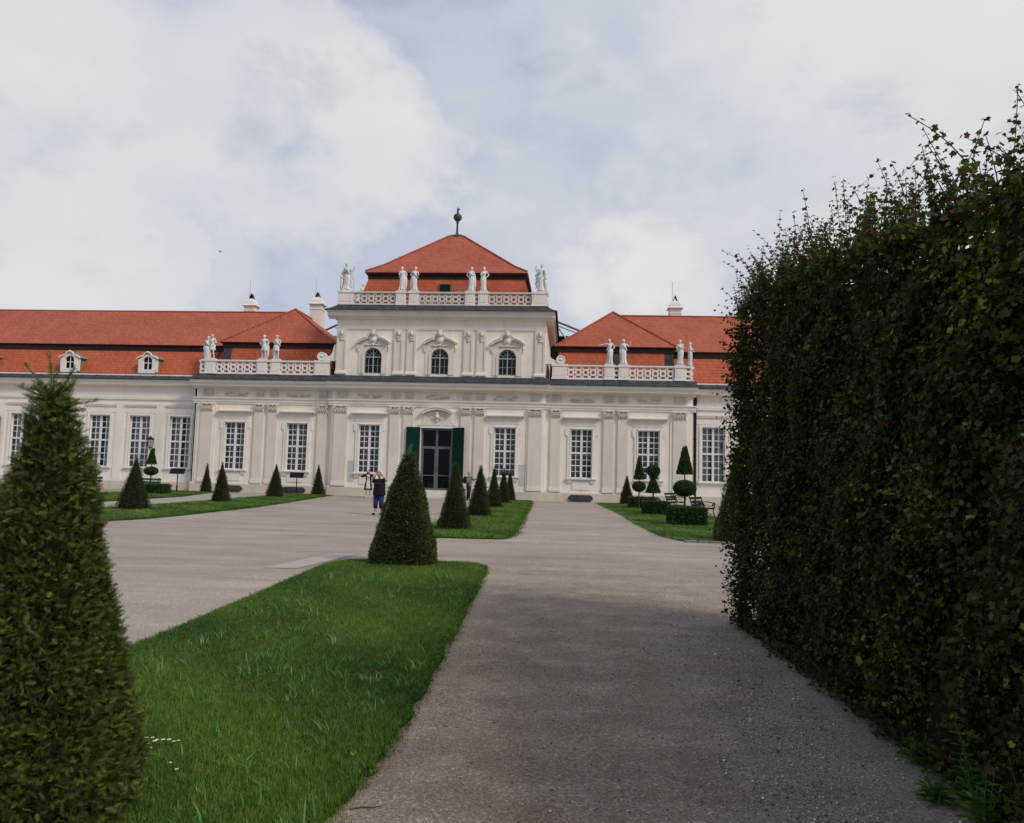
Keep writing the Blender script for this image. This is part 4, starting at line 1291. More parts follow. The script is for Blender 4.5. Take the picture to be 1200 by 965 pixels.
# dormers on the left wing (one of each also behind the hedge on the right)
def dormer(cx):
    y = .95; mb = MB(); z0 = 8.10
    n = 10
    # front with arched opening
    inn = [(cx-.34, z0+.30)] + arc(cx, z0+.85, .34, 180, 0, n) + [(cx+.34, z0+.30)]
    out = [(cx-.60, z0)] + [(cx-.60+1.2*i/n, z0+1.05+(.36*max(0, 1-abs(i-n/2)/(n/2)))) for i in range(n+1)] + [(cx+.60, z0)]
    mb.strip(out, inn, y-.12, y+.1)
    mb.box(cx-.60, cx+.60, y-.16, y+.1, z0+.0, z0+.28)
    # little stepped gable
    for s in (-1, 1):
        mb.tube([(cx+s*.80, y-.15, z0+1.02), (cx+s*.62, y-.15, z0+1.16), (cx+s*.34, y-.16, z0+1.22), (cx+s*.22, y-.16, z0+1.40), (cx, y-.16, z0+1.52)], [.05,.06,.05,.055,.06], 7)
        mb.box(*sorted((cx+s*.60, cx+s*.68)), y-.10, y+.1, z0+.1, z0+1.0)
    o = mb.build('dormer', M['white'], pal)
    w = MB()
    w.box(cx-.03, cx+.03, y-.02, y+.02, z0+.3, z0+1.18); w.box(cx-.33, cx+.33, y-.018, y+.018, z0+.72, z0+.77)
    w.box(cx-.34, cx-.29, y-.016, y+.016, z0+.30, z0+.86); w.box(cx+.29, cx+.34, y-.016, y+.016, z0+.30, z0+.86)
    w.build('window_bars', M['frame'], o)
    MB().box(cx-.36, cx+.36, y+.03, y+.08, z0+.29, z0+1.2).build('pane', M['panel'], o)
    c = MB()
    for s in (-1, 1):
        vs = [(cx+s*.62,y+.1,z0),(cx+s*.62,y+.1,z0+1.1),(cx+s*.62,y+1.15,z0+1.15),(cx+s*.60,y+.1,z0),(cx+s*.60,y+.1,z0+1.1),(cx+s*.60,y+1.15,z0+1.15)]
        c.add(vs, [(0,1,2),(3,5,4),(0,3,4,1)])
        c.add([(cx+s*.78,y-.18,z0+1.04),(cx,y-.18,z0+1.46),(cx,y+1.35,z0+1.46),(cx+s*.78,y+1.2,z0+1.04),(cx+s*.78,y-.18,z0+1.08),(cx,y-.18,z0+1.50),(cx,y+1.35,z0+1.50),(cx+s*.78,y+1.2,z0+1.08)],
              [(0,1,2,3),(4,7,6,5),(0,4,5,1),(3,7,4,0)])
    c.box(cx-.8, cx+.8, y-.3, y-.02, z0-.06, z0-.002)
    c.build('copper_cheek', M['copper'], o)
for x in (-26.70, -20.93, -33.15, -38.9): dormer(x)

# chimneys
def chimney(cx, cy, z0, zt, w):
    mb = MB(); h = w/2
    mb.box(cx-h, cx+h, cy-h, cy+h, z0, zt-.62)
    mb.box(cx-h-.03, cx+h+.03, cy-h-.03, cy+h+.03, zt-1.05, zt-1.0)
    mb.add([(cx-h-.16,cy-h-.16,zt-.62),(cx+h+.16,cy-h-.16,zt-.62),(cx+h+.16,cy+h+.16,zt-.62),(cx-h-.16,cy+h+.16,zt-.62),
            (cx-h+.0,cy-h+.0,zt-.50),(cx+h-.0,cy-h+.0,zt-.50),(cx+h,cy+h,zt-.50),(cx-h,cy+h,zt-.50)],
           [(0,1,5,4),(1,2,6,5),(2,3,7,6),(3,0,4,7),(4,5,6,7),(3,2,1,0)])
    prev = None
    rings = [(h*.98,zt-.50),(h*.9,zt-.28),(h*.7,zt-.12),(h*.45,zt-.04),(h*.4,zt)]
    for (a, za), (b, zb) in zip(rings, rings[1:]):
        mb.add(rect_ring(cx, cy, a, a, za)+rect_ring(cx, cy, b, b, zb), [(0,1,5,4),(1,2,6,5),(2,3,7,6),(3,0,4,7),(4,5,6,7)])
    o = mb.build('chimney', M['white'], pal)
    mb = MB()
    mb.add([(cx-.17,cy-.2,zt),(cx-.11,cy-.2,zt),(cx+.03,cy-.2,zt+.36),(cx-.01,cy-.2,zt+.40),(cx-.17,cy+.2,zt),(cx-.11,cy+.2,zt),(cx+.03,cy+.2,zt+.36),(cx-.01,cy+.2,zt+.40)],
           [(0,1,2,3),(4,7,6,5),(0,3,7,4),(1,5,6,2)])
    mb.add([(cx+.12,cy-.2,zt),(cx+.18,cy-.2,zt),(cx+.03,cy-.2,zt+.401),(cx-.01,cy-.2,zt+.361),(cx+.12,cy+.2,zt),(cx+.18,cy+.2,zt),(cx+.03,cy+.2,zt+.401),(cx-.01,cy+.2,zt+.361)],
           [(0,1,2,3),(4,7,6,5),(0,3,7,4),(1,5,6,2)])
    mb.build('cowl', M['iron'], o)
    MB().tube([(cx-.2,cy,zt-.3),(cx-.2,cy,zt+1.5)], .012, 4).build('lightning_rod', M['steel'], o)
chimney(-16.60, 7.6, 11.5, 15.05, .85)
chimney(-11.45, 8.2, 11.5, 15.35, .92)
chimney(16.55, 7.6, 11.5, 15.15, .85)

# structure behind the roofs
rb = empty('rear_building', (CX, 62, 0)); tag(rb, 'green copper and dark steel roof structure showing behind the palace roofs', 'building')
MB().box(-12.2, -6.0, 0, 6, 0, 12.7).build('wall', simple('rear_green_wall', (.03,.075,.065), .7), rb)
MB().extx([(-.3,12.702),(6.2,12.702),(6.2,12.80),(3,13.5),(-.3,12.92)], -12.4, -5.8).build('copper_roof', M['copper'], rb)
MB().box(7.0, 10.1, -1.8, -.1, 9.5, 12.85).build('dark_roof_box', M['panel'], rb)
mb = MB()
mb.tube([(6.6,-2.0,14.35),(8.4,-2.0,13.65),(10.6,-2.0,12.75)], .09, 6); mb.tube([(7.4,-2.0,13.95),(8.3,-2.0,12.6)], .07, 6); mb.tube([(6.9,-2.0,13.9),(9.9,-2.0,12.8)], .04, 6)
mb.build('steel_truss', M['steel'], rb)
MB().tube([(-12.0,-2.0,12.75),(-8,-2.0,14.6)], .08, 6).build('steel_beam', M['steel'], rb)

# lantern and banner on the left wing
lt = empty('wall_lantern', (-28.72, 50.6, 0)); tag(lt, 'black iron wall lantern on a bracket between two wing windows', 'lantern')
mb = MB()
mb.lathe([(.02,2.80),(.07,2.84),(.14,2.88),(.14,2.90)], 0, -.62, 8)
mb.lathe([(.29,3.42),(.29,3.46),(.12,3.58),(.05,3.62),(.03,3.70),(.01,3.72)], 0, -.62, 6)
for k in range(6):
    a = 2*pi*k/6; mb.tube([(.14*cos(a), -.62+.14*sin(a), 2.89), (.26*cos(a), -.62+.26*sin(a), 3.43)], .014, 5)
mb.build('lantern_frame', M['iron'], lt)
mb = MB(); mb.lathe([(.13,2.90),(.25,3.42)], 0, -.62, 6); mb.build('lantern_glass', M['glass'], lt)
mb = MB()
mb.tube([(0,-.62,2.80),(0,-.60,2.66),(.0,-.45,2.58),(0,-.25,2.62),(0,-.05,2.62)], .022, 6)
mb.tube([(0,-.30,2.62),(0,-.28,2.74),(0,-.18,2.78),(0,-.12,2.72)], .014, 6); mb.box(-.05, .05, -.07, -.052, 2.45, 2.85)
mb.build('bracket', M['iron'], lt)
bn = MB(); bn.box(-.62, .62, -.10, -.03, 2.35, 4.75); bn.tube([(-.66,-.07,4.8),(.66,-.07,4.8)], .03, 6); bn.tube([(-.66,-.07,2.32),(.66,-.07,2.32)], .025, 6)
o = bn.build('wall_banner', M['panel'], loc=(-40.72, 50.49, 0)); tag(o, 'dark vertical banner board on the wing wall at the left edge', 'sign')
exec_marker = None
# ------------------------------------------------------------------ figures
def skin_mesh(verts, edges, radii, sub=1):
    me = bpy.data.meshes.new('body'); me.from_pydata(verts, edges, []); me.update()
    o = bpy.data.objects.new('tmp_body', me); COL.objects.link(o)
    md = o.modifiers.new('Skin', 'SKIN')
    md.branch_smoothing = .4
    sv = me.skin_vertices[0].data
    for i, r in enumerate(radii):
        sv[i].radius = r if hasattr(r, '__len__') else (r, r)
        sv[i].use_root = (i == 0)
    if sub:
        ms = o.modifiers.new('Sub', 'SUBSURF'); ms.levels = sub; ms.render_levels = sub
    dg = bpy.context.evaluated_depsgraph_get(); dg.update()
    ev = o.evaluated_get(dg)
    out = bpy.data.meshes.new_from_object(ev)
    V = [tuple(v.co) for v in out.vertices]; F = [tuple(p.vertices) for p in out.polygons]
    bpy.data.objects.remove(o); bpy.data.meshes.remove(out)
    return V, F

# joints for a 1.70 m figure facing -y; L/R are the figure's sides on -x / +x
BASE = dict(pelvis=(0,0,.93), waist=(0,0,1.08), chest=(0,0,1.28), neckb=(0,.01,1.43), neck=(0,0,1.50), skull=(0,-.01,1.58),
            shA=(-.18,0,1.40), elA=(-.25,.02,1.12), wrA=(-.27,-.05,.88), haA=(-.275,-.07,.80),
            shB=(.18,0,1.40), elB=(.25,.02,1.12), wrB=(.27,-.05,.88), haB=(.275,-.07,.80),
            hiA=(-.10,0,.88), knA=(-.11,-.02,.50), anA=(-.11,.02,.09), toA=(-.13,-.14,.035),
            hiB=(.10,0,.88), knB=(.11,-.02,.50), anB=(.11,.02,.09), toB=(.13,-.14,.035))
EDG = [('pelvis','waist'),('waist','chest'),('chest','neckb'),('neckb','neck'),('neck','skull'),
       ('chest','shA'),('shA','elA'),('elA','wrA'),('wrA','haA'),('chest','shB'),('shB','elB'),('elB','wrB'),('wrB','haB'),
       ('pelvis','hiA'),('hiA','knA'),('knA','anA'),('anA','toA'),('pelvis','hiB'),('hiB','knB'),('knB','anB'),('anB','toB')]
RAD = dict(pelvis=(.135,.11), waist=(.12,.09), chest=(.145,.10), neckb=.065, neck=.05, skull=.07, sh=.062, el=.043, wr=.028, ha=.030, hi=.085, kn=.056, an=.038, to=.036)

def body_shape(pose, girth=1.0, face=-1, fingers=True, muscular=1.0):
    J = dict(BASE); J.update(pose)
    names = list(J); idx = {n: i for i, n in enumerate(names)}
    rad = []
    for n in names:
        r = RAD.get(n) or RAD[n[:2]]
        k = girth if n in ('pelvis', 'waist', 'chest') else (1+(girth-1)*.6)
        rad.append(tuple(x*k for x in r) if hasattr(r, '__len__') else (r*k, r*k))
    V, F = skin_mesh([J[n] for n in names], [(idx[a], idx[b]) for a, b in EDG], rad)
    mb = MB(); mb.add(V, F)
    hx, hy, hz = J['skull'] if 'headc' not in J else J['headc']
    def hf(x, y, z):
        y2 = y
        if y < -.3:
            if abs(x) < .28 and -.25 < z < .25: y2 = y-.22*(1-abs(x)/.28)*(.9 if z < .1 else .5)     # nose
            if abs(abs(x)-.38) < .2 and .02 < z < .3: y2 = y+.08                                # eye sockets
        w_ = 1-.22*max(0, -z)
        return (x*w_, y2*(1 if z > -.4 else .92), z)
    mb.ball((hx, hy, hz+.035), (.078,.098,.122), 16, 14, hf)
    for s in (-1, 1): mb.ball((hx+s*.08, hy+.01, hz+.03), (.014,.024,.034), 7, 5)
    if fingers:
        for sd in 'AB':
            w = np.array(J['wr'+sd]); h = np.array(J['ha'+sd]); d = (h-w)/(np.linalg.norm(h-w)+1e-9)
            side = np.cross(d, [0, 1, 0]); side = side/(np.linalg.norm(side)+1e-9); palm = np.cross(side, d)
            mb.ball(tuple(w+d*.05), (.038,.032,.040), 8, 6)
            for k, L in enumerate((.062,.072,.068,.052)):
                b = w+d*.075+side*(.026-.0173*k)
                mb.tube([tuple(b), tuple(b+d*L*.5+palm*.004), tuple(b+d*L*.8+palm*.018), tuple(b+d*L*.92+palm*.034)], [.0095,.009,.0082,.006], 6)
            b = w+d*.03+side*.030
            mb.tube([tuple(b), tuple(b+side*.022+d*.022+palm*.008), tuple(b+side*.030+d*.05+palm*.02)], [.012,.010,.007], 6)
    return J, mb

def folds(rings, n=26, amp=.0, waves=7, ph=0):
    """cloth tube through elliptical rings (cx,cy,z,rx,ry)"""
    mb = MB(); m = len(rings)
    for j, (cx, cy, z, rx, ry) in enumerate(rings):
        f = j/(m-1)
        for k in range(n):
            th = 2*pi*k/n
            w_ = 1+amp*f*(sin(waves*th+ph+f*1.3)+.5*sin((waves-3)*th+2*ph))
            mb.v.append((cx+rx*w_*cos(th), cy+ry*w_*sin(th), z))
    for j in range(m-1):
        for k in range(n):
            mb.f.append((j*n+k, (j+1)*n+k, (j+1)*n+(k+1) % n, j*n+(k+1) % n)); mb.m.append(0)
    mb.f.append(tuple(range(n))); mb.m.append(0)
    return mb

def smooth_build(mb, name, mat, parent): return mb.build(name, mat, parent, smooth=True)

def statue(loc, pose, label, h=1.68, rz=0, drape='full', seed=0, cloak=0, base_z=0, staff=False, group='marble statues on the balustrades', kid=False):
    r = random.Random(seed)
    t = empty('statue', loc, rz); tag(t, label, 'statue', group)
    t.scale = (h/1.78,)*3
    zb = .08
    J, mb = body_shape(pose, 1.08, fingers=True)
    mb.v = [(x, y, z+zb) for x, y, z in mb.v]
    body = smooth_build(mb, 'body', M['marble'], t)
    MB().cham(-.27, .27, -.24, .22, -.002, zb, .015).build('plinth', M['marble'], t)
    lean = J['pelvis'][0]
    if drape in ('full', 'half', 'short'):
        top = {'full': 1.36, 'half': 1.0, 'short': 1.0}[drape]; bot = .60 if drape == 'short' else .05
        rings = [(J['chest'][0] if drape == 'full' else lean, 0, top+zb, .165, .12)]
        if drape == 'full': rings += [(lean, 0, 1.12+zb, .145, .118), (lean, 0, 1.02+zb, .155, .125)]
        rings += [(lean, -.01, .92+zb, .195, .15), (lean*.7, -.02, .70+zb, .19, .155)]
        if bot < .3: rings += [(lean*.4, -.01, .40+zb, .18, .15), (0, 0, .18+zb, .20, .165), (0, 0, bot+zb, .235, .19)]
        else: rings += [(lean*.6, -.01, bot+zb, .215, .17)]
        smooth_build(folds(rings, 40, .15, 8, seed), 'drapery', M['marble'], t)
    # cloth thrown over shoulder / arm
    cm = MB()
    s = 1 if seed % 2 else -1
    cm.tube([(s*.17, .02, 1.44+zb), (s*.05, -.12, 1.28+zb), (-s*.12, -.12, 1.08+zb), (-s*.19, .0, .98+zb), (0, .13, .98+zb), (s*.19, .02, 1.02+zb)], [.05,.06,.065,.07,.07,.05], 7)
    if cloak:
        cm.tube([(s*.16, .10, 1.42+zb), (s*.20, .15, 1.1+zb), (s*.25, .15, .75+zb), (s*.26, .12, .4+zb), (s*.22, .14, .05+zb)], [.06,.10,.11,.10,.09], 8)
        cm.tube([(s*.05, .12, 1.40+zb), (s*.04, .16, 1.0+zb), (s*.05, .16, .5+zb), (s*.04, .14, .05+zb)], [.07,.12,.13,.13], 8)
    smooth_build(cm, 'cloak', M['marble'], t)
    hm = MB(); hx, hy, hz = J['skull']
    hm.ball((hx, hy+.02, hz+.07+zb), (.09,.10,.105), 12, 8, lambda a, b, c: (a, max(b, -.55), c if c > -.6 else -.6))
    for k in range(9): hm.ball((hx+.08*cos(k*.8), hy+.03+.06*sin(k*.8), hz+.10+zb+.03*sin(k*2)), .034, 6, 4)
    smooth_build(hm, 'hair', M['marble'], t)
    if staff:
        sp = MB(); hnd = J['haB']; sp.tube([(hnd[0], hnd[1]-.02, .0+zb), (hnd[0]+.02, hnd[1]-.02, 1.55)], .02, 6); smooth_build(sp, 'staff', M['marble'], t)
    if kid:
        # small companion figure at the knee
        kb = MB(); x = s*.30
        kb.tube([(x,.05,.08),(x,.05,.35),(x-s*.02,.03,.55),(x-s*.02,.02,.72),(x-s*.02,.02,.80)], [.07,.08,.10,.09,.04], 8)
        kb.ball((x-s*.02, .02, .90), (.085,.09,.10), 10, 8); kb.tube([(x,.0,.72),(x-s*.12,-.05,.80),(x-s*.2,-.05,.92)], [.04,.03,.025], 6)
        smooth_build(kb, 'companion', M['marble'], t)
        fl = MB()
        fl.tube([(-s*.05,.08,1.38),(-s*.25,.10,1.30),(-s*.36,.06,1.12),(-s*.30,.02,.98),(-s*.38,.0,.84)], [.05,.09,.10,.07,.03], 8)
        fl.tube([(-s*.12,.05,.98),(-s*.30,.05,.80),(-s*.36,.0,.60),(-s*.28,.0,.42),(-s*.38,-.02,.26)], [.06,.09,.08,.06,.03], 8)
        smooth_build(fl, 'flying_cloth', M['marble'], t)
    return t

hip = dict(pelvis=(.05,0,.93), waist=(.03,0,1.08), chest=(-.01,0,1.28), knB=(.13,-.09,.52), anB=(.16,.03,.10), toB=(.20,-.12,.04))
hipm = dict(pelvis=(-.05,0,.93), waist=(-.03,0,1.08), chest=(.01,0,1.28), knA=(-.13,-.09,.52), anA=(-.16,.03,.10), toA=(-.20,-.12,.04))
akimboB = dict(elB=(.34,.06,1.17), wrB=(.20,-.05,1.02), haB=(.15,-.08,.99))
akimboA = dict(elA=(-.34,.06,1.17), wrA=(-.20,-.05,1.02), haA=(-.15,-.08,.99))
foldA = dict(elA=(-.25,-.02,1.14), wrA=(-.06,-.20,1.20), haA=(.02,-.21,1.23))
foldB = dict(elB=(.25,-.02,1.14), wrB=(.06,-.20,1.16), haB=(-.02,-.21,1.18))
pointA = dict(elA=(-.42,-.02,1.36), wrA=(-.64,-.06,1.30), haA=(-.72,-.07,1.29))
raiseB = dict(elB=(.36,.0,1.22), wrB=(.44,-.06,1.44), haB=(.46,-.08,1.52))
raiseA = dict(elA=(-.36,.0,1.30), wrA=(-.34,-.06,1.52), haA=(-.32,-.08,1.60))
bendB = dict(elB=(.27,.0,1.13), wrB=(.30,-.20,1.10), haB=(.31,-.27,1.11))
headL = dict(skull=(-.03,-.02,1.58)); headR = dict(skull=(.03,-.02,1.58))
def P_(*ds):
    r = {}
    for d in ds: r.update(d)
    return r
UT = 50.12+0.0; uz = UBZ+UBH+.03
lz = LBZ+LBH+.03
for xd, ps, lab, kw in [
    (-2.81, P_(hip, akimboB, foldA, headL), 'draped marble statue with bent arms, outer one left of the roof window', dict(drape='full', seed=1, cloak=1)),
    (-1.93, P_(hipm, akimboA, bendB, headR), 'marble statue with hand on hip and flaring cloak, inner one left of the roof window', dict(drape='half', seed=2, cloak=1)),
    (1.93, P_(hip, akimboA, foldB, headR), 'marble statue with bent elbow, first to the right of the roof window', dict(drape='full', seed=3, cloak=1)),
    (2.81, P_(hipm, foldA, akimboB), 'slim marble statue with hand on breast, second to the right of the roof window', dict(drape='full', seed=5))]:
    statue((CX+xd, 50+UBY, uz), ps, lab, **kw)
statue((CX-6.72, 50+UBY+.1, uz), P_(hip, raiseB, foldA, headL), 'marble statue group with raised arm on the left corner of the upper balustrade', 1.95, radians(25), drape='half', seed=4, cloak=1, staff=True, kid=True)
statue((CX+6.68, 50+UBY+.1, uz), P_(hipm, raiseA, bendB, headR), 'windswept marble statue group on the right corner of the upper balustrade', 1.95, radians(-20), drape='half', seed=7, cloak=1, kid=True)
statue((CX-6.93, 55.05, uz), P_(hip, foldA, foldB), 'small far statue half hidden behind the upper balustrade, left of the red roof', 1.75, radians(60), drape='full', seed=9)
for xd, yy, ps, lab, kw in [
    (-15.92, LBY, P_(hip, foldA, bendB, headL), 'striding marble statue at the left end of the left lower balustrade', dict(drape='short', seed=11, cloak=0)),
    (-16.62, LBY+.75, P_(hipm, foldB, headR), 'marble statue with heavy cloak set back at the outer left balustrade corner', dict(drape='half', seed=12, cloak=1)),
    (-12.25, LBY, P_(hip, akimboA, akimboB), 'bare-legged marble statue left of the pair on the left lower balustrade', dict(drape='short', seed=13, cloak=1)),
    (-11.32, LBY, P_(hipm, foldA, foldB, headL), 'cloaked marble statue with arms folded, right of the pair on the left lower balustrade', dict(drape='short', seed=14, cloak=1)),
    (11.32, LBY, P_(hip, pointA, akimboB, headL), 'marble statue stretching its arm out to the left on the right lower balustrade', dict(drape='half', seed=15)),
    (12.25, LBY, P_(hipm, raiseB, headL), 'marble statue lifting its hand beside its shoulder on the right lower balustrade', dict(drape='full', seed=16)),
    (15.92, LBY, P_(hip, foldA, foldB), 'marble statue holding folds of cloth near the right end of the lower balustrade', dict(drape='full', seed=17))]:
    statue((CX+xd, 50+yy, lz), ps, lab, 1.70, **kw)
statue((CX+16.66, 50+LBY+.6, lz), P_(foldA, bendB), 'narrow marble statue seen in profile at the outer right end of the lower balustrade', 1.66, radians(80), drape='full', seed=18)

# --- people
def person(loc, rz, pose, label, h=1.66, girth=1.0):
    t = empty('person', loc, rz); tag(t, label, 'person')
    t.scale = (h/1.72,)*3
    J, mb = body_shape(pose, girth)
    smooth_build(mb, 'body', M['skin'], t)
    return t, J
def face_bits(t, J):
    hx, hy, hz = J['skull']; mb = MB()
    for s in (-1, 1): mb.ball((hx+s*.03, hy-.088, hz+.05), (.012,.008,.008), 6, 4)
    mb.ball((hx, hy-.090, hz-.03), (.024,.008,.006), 6, 4)
    mb.build('eyes_and_mouth', M['hairdark'], t)
def limb(names, J, rads, name, mat, t):
    pts = [J[n] if isinstance(n, str) else n for n in names]
    return smooth_build(MB().tube(pts, rads, 12), name, mat, t)
def shoe(x, y, mat, t, z=0, ry=0):
    mb = MB(); mb.ball((x, y-.06, z+.045), (.052,.135,.05), 12, 6, lambda a, b, c: (a, b, max(c, -.85))); return smooth_build(mb, 'shoe', mat, t)
def lerp(a, b, t): return tuple(a[i]+(b[i]-a[i])*t for i in range(3))

# woman in black top and blue cropped trousers, both hands to her face
pose = dict(elA=(-.34,-.10,1.30), wrA=(-.22,-.16,1.50), haA=(-.15,-.17,1.54), elB=(.32,-.06,1.42), wrB=(.17,-.12,1.60), haB=(.11,-.14,1.63),
            skull=(-.02,-.03,1.57), anA=(-.13,-.02,.09), toA=(-.22,-.17,.035), anB=(.12,.05,.09), toB=(.14,-.10,.035), knA=(-.12,-.04,.50))
t, J = person((-7.2, 28.45, 0), radians(-10), pose, 'woman in black top and blue cropped trousers raising both hands to her face', 1.62, 1.22)
face_bits(t, J)
top = folds([(0,0,1.45,.11,.085),(0,0,1.41,.20,.125),(0,0,1.25,.235,.165),(0,0,1.08,.24,.18),(0,0,.93,.262,.20),(0,0,.80,.275,.205)], 28, .02, 6, 1)
tp = smooth_build(top, 'black_top', M['black'], t)
mb = MB()
for k in range(4):
    x0_ = -.13+.068*k
    mb.tube([(x0_,-.178,1.27),(x0_+.022,-.184,1.302),(x0_+.044,-.183,1.268),(x0_+.02,-.184,1.238),(x0_+.052,-.183,1.232)], .0095, 5)
mb.build('red_print', M['red'], tp)
limb(['shA', lerp(J['shA'], J['elA'], .75)], J, [.085,.075], 'sleeve', M['black'], t)
limb(['shB', lerp(J['shB'], J['elB'], .65)], J, [.085,.075], 'sleeve', M['black'], t)
tr = MB()
tr.tube([(-.10,0,.90), J['knA'], lerp(J['knA'], J['anA'], .55)], [.135,.095,.085], 14); tr.tube([(.10,0,.90), J['knB'], lerp(J['knB'], J['anB'], .55)], [.135,.095,.085], 14)
tr.ball((0,0,.90), (.22,.16,.13), 14, 8)
smooth_build(tr, 'trousers', M['jeans'], t)
shoe(J['anA'][0]-.04, J['anA'][1], M['black'], t); shoe(J['anB'][0], J['anB'][1], M['black'], t)
hm = MB(); hx, hy, hz = J['skull']
hm.ball((hx, hy+.025, hz+.065), (.095,.105,.115), 14, 10, lambda a, b, c: (a, max(b, -.35 if c < .3 else -.8), c)); hm.ball((hx+.02, hy+.12, hz+.06), (.05,.05,.06), 8, 6)
smooth_build(hm, 'hair', M['hairblond'], t)

# girl in long black cardigan and patterned dress photographing
pose = dict(elA=(-.40,-.12,1.33), wrA=(-.16,-.26,1.50), haA=(-.08,-.27,1.53), elB=(.34,-.14,1.30), wrB=(.13,-.27,1.50), haB=(.07,-.27,1.53),
            anA=(-.09,0,.09), toA=(-.11,-.14,.035), anB=(.12,.02,.09))
t, J = person((-12.45, 46.4, 0), radians(10), pose, 'young woman in long black cardigan and black-and-white dress holding a phone up', 1.70, .95)
face_bits(t, J)
smooth_build(folds([(0,0,1.42,.13,.09),(0,0,1.28,.15,.11),(0,0,1.08,.135,.105),(0,0,.92,.18,.14),(0,0,.72,.205,.165),(0,0,.60,.215,.175)], 28, .05, 7, 2), 'dress', M['dress'], t)
cd = MB()
for s in (-1, 1):
    n = 10; rows = [(1.43,.15,.10),(1.28,.18,.125),(1.05,.175,.13),(.85,.22,.165),(.62,.25,.185),(.50,.26,.19)]
    b = len(cd.v)
    for z, rx, ry in rows:
        for k in range(n+1):
            th = radians(-52+142*k/n)
            cd.v.append((s*rx*cos(th), ry*sin(th)*(1.05), z))
    for j in range(len(rows)-1):
        for k in range(n):
            f = (b+j*(n+1)+k, b+j*(n+1)+k+1, b+(j+1)*(n+1)+k+1, b+(j+1)*(n+1)+k)
            cd.f.append(f); cd.m.append(0)
smooth_build(cd, 'cardigan', M['black'], t)
limb(['shA','elA','wrA'], J, [.075,.062,.045], 'sleeve', M['black'], t); limb(['shB','elB','wrB'], J, [.075,.062,.045], 'sleeve', M['black'], t)
shoe(J['anA'][0], J['anA'][1], M['whitecloth'], t); shoe(J['anB'][0], J['anB'][1], M['whitecloth'], t)
hm = MB(); hx, hy, hz = J['skull']
hm.ball((hx, hy+.03, hz+.06), (.095,.105,.12), 14, 10, lambda a, b, c: (a, max(b, -.4 if c < .35 else -.8), c)); hm.ball((hx, hy+.09, hz-.06), (.085,.05,.14), 10, 7)
smooth_build(hm, 'hair', M['hairdark'], t)
ph = MB().cham(-.075, .075, -.006, .006, -.036, .036, .003).build('phone', M['panel'], loc=(-12.41, 46.09, 1.545), rot=(0, 0, radians(10)))
tag(ph, 'dark phone held up before the face of the young woman in the cardigan', 'phone')

# person in white largely hidden behind the woman in black
pose = dict(elA=(-.30,-.08,1.18), wrA=(-.20,-.26,1.30), haA=(-.16,-.30,1.36), knB=(.12,-.12,.52), anB=(.18,.02,.12), toB=(.22,-.12,.05))
t, J = person((-12.02, 46.9, 0), radians(20), pose, 'person in white clothes mostly hidden behind the woman in the black top', 1.68, 1.0)
face_bits(t, J)
smooth_build(folds([(0,0,1.44,.11,.08),(0,0,1.38,.19,.12),(0,0,1.1,.17,.13),(0,0,.85,.21,.155)], 24, .04, 6, 3), 'shirt', M['whitecloth'], t)
limb(['shA','elA'], J, [.075,.065], 'sleeve', M['whitecloth'], t); limb(['shB','elB'], J, [.075,.065], 'sleeve', M['whitecloth'], t)
tr = MB(); tr.tube([(-.10,0,.90), J['knA'], J['anA']], [.12,.085,.07], 12); tr.tube([(.10,0,.90), J['knB'], J['anB']], [.12,.085,.07], 12); tr.ball((0,0,.90), (.19,.14,.12), 12, 8)
smooth_build(tr, 'trousers', M['dress'], t)
shoe(J['anA'][0], J['anA'][1], M['black'], t); shoe(J['anB'][0], J['anB'][1], M['black'], t)
hm = MB(); hx, hy, hz = J['skull']; hm.ball((hx, hy+.03, hz+.06), (.095,.105,.12), 12, 9, lambda a, b, c: (a, max(b, -.4 if c < .35 else -.8), c)); smooth_build(hm, 'hair', M['hairblond'], t)

# man with rucksack, turned away towards the palace
pose = dict(elB=(.30,-.18,1.24), wrB=(.34,-.42,1.32), haB=(.35,-.50,1.33), elA=(-.27,.0,1.13), wrA=(-.24,-.18,.98), haA=(-.23,-.24,.96))
t, J = person((-6.35, 47.6, 0), radians(75), pose, 'man in grey jacket and dark trousers reaching forward between two yew pyramids', 1.78, 1.05)
face_bits(t, J)
smooth_build(folds([(0,0,1.46,.10,.08),(0,0,1.40,.20,.12),(0,0,1.15,.20,.15),(0,0,.88,.205,.16),(0,0,.82,.20,.16)], 26, .03, 6, 4), 'jacket', M['greycloth'], t)
limb(['shA','elA','wrA'], J, [.08,.065,.05], 'sleeve', M['greycloth'], t); limb(['shB','elB','wrB'], J, [.08,.065,.05], 'sleeve', M['greycloth'], t)
tr = MB(); tr.tube([(-.10,0,.90), J['knA'], J['anA']], [.12,.08,.065], 12); tr.tube([(.10,0,.90), J['knB'], J['anB']], [.12,.08,.065], 12); tr.ball((0,0,.90), (.18,.14,.12), 12, 8)
smooth_build(tr, 'trousers', M['navy'], t)
shoe(J['anA'][0], J['anA'][1], M['black'], t); shoe(J['anB'][0], J['anB'][1], M['black'], t)
hm = MB(); hx, hy, hz = J['skull']; hm.ball((hx, hy+.02, hz+.07), (.088,.10,.105), 12, 9, lambda a, b, c: (a, max(b, -.5), max(c, -.4))); smooth_build(hm, 'hair', M['hairgrey'], t)
rk = MB(); rk.ball((0,0,0), (.17,.12,.24), 14, 10, lambda a, b, c: (max(-.85, min(.85, a*1.15)), b, max(-.85, min(.9, c*1.1))))
rk.ball((0,.10,-.06), (.12,.06,.12), 10, 7)
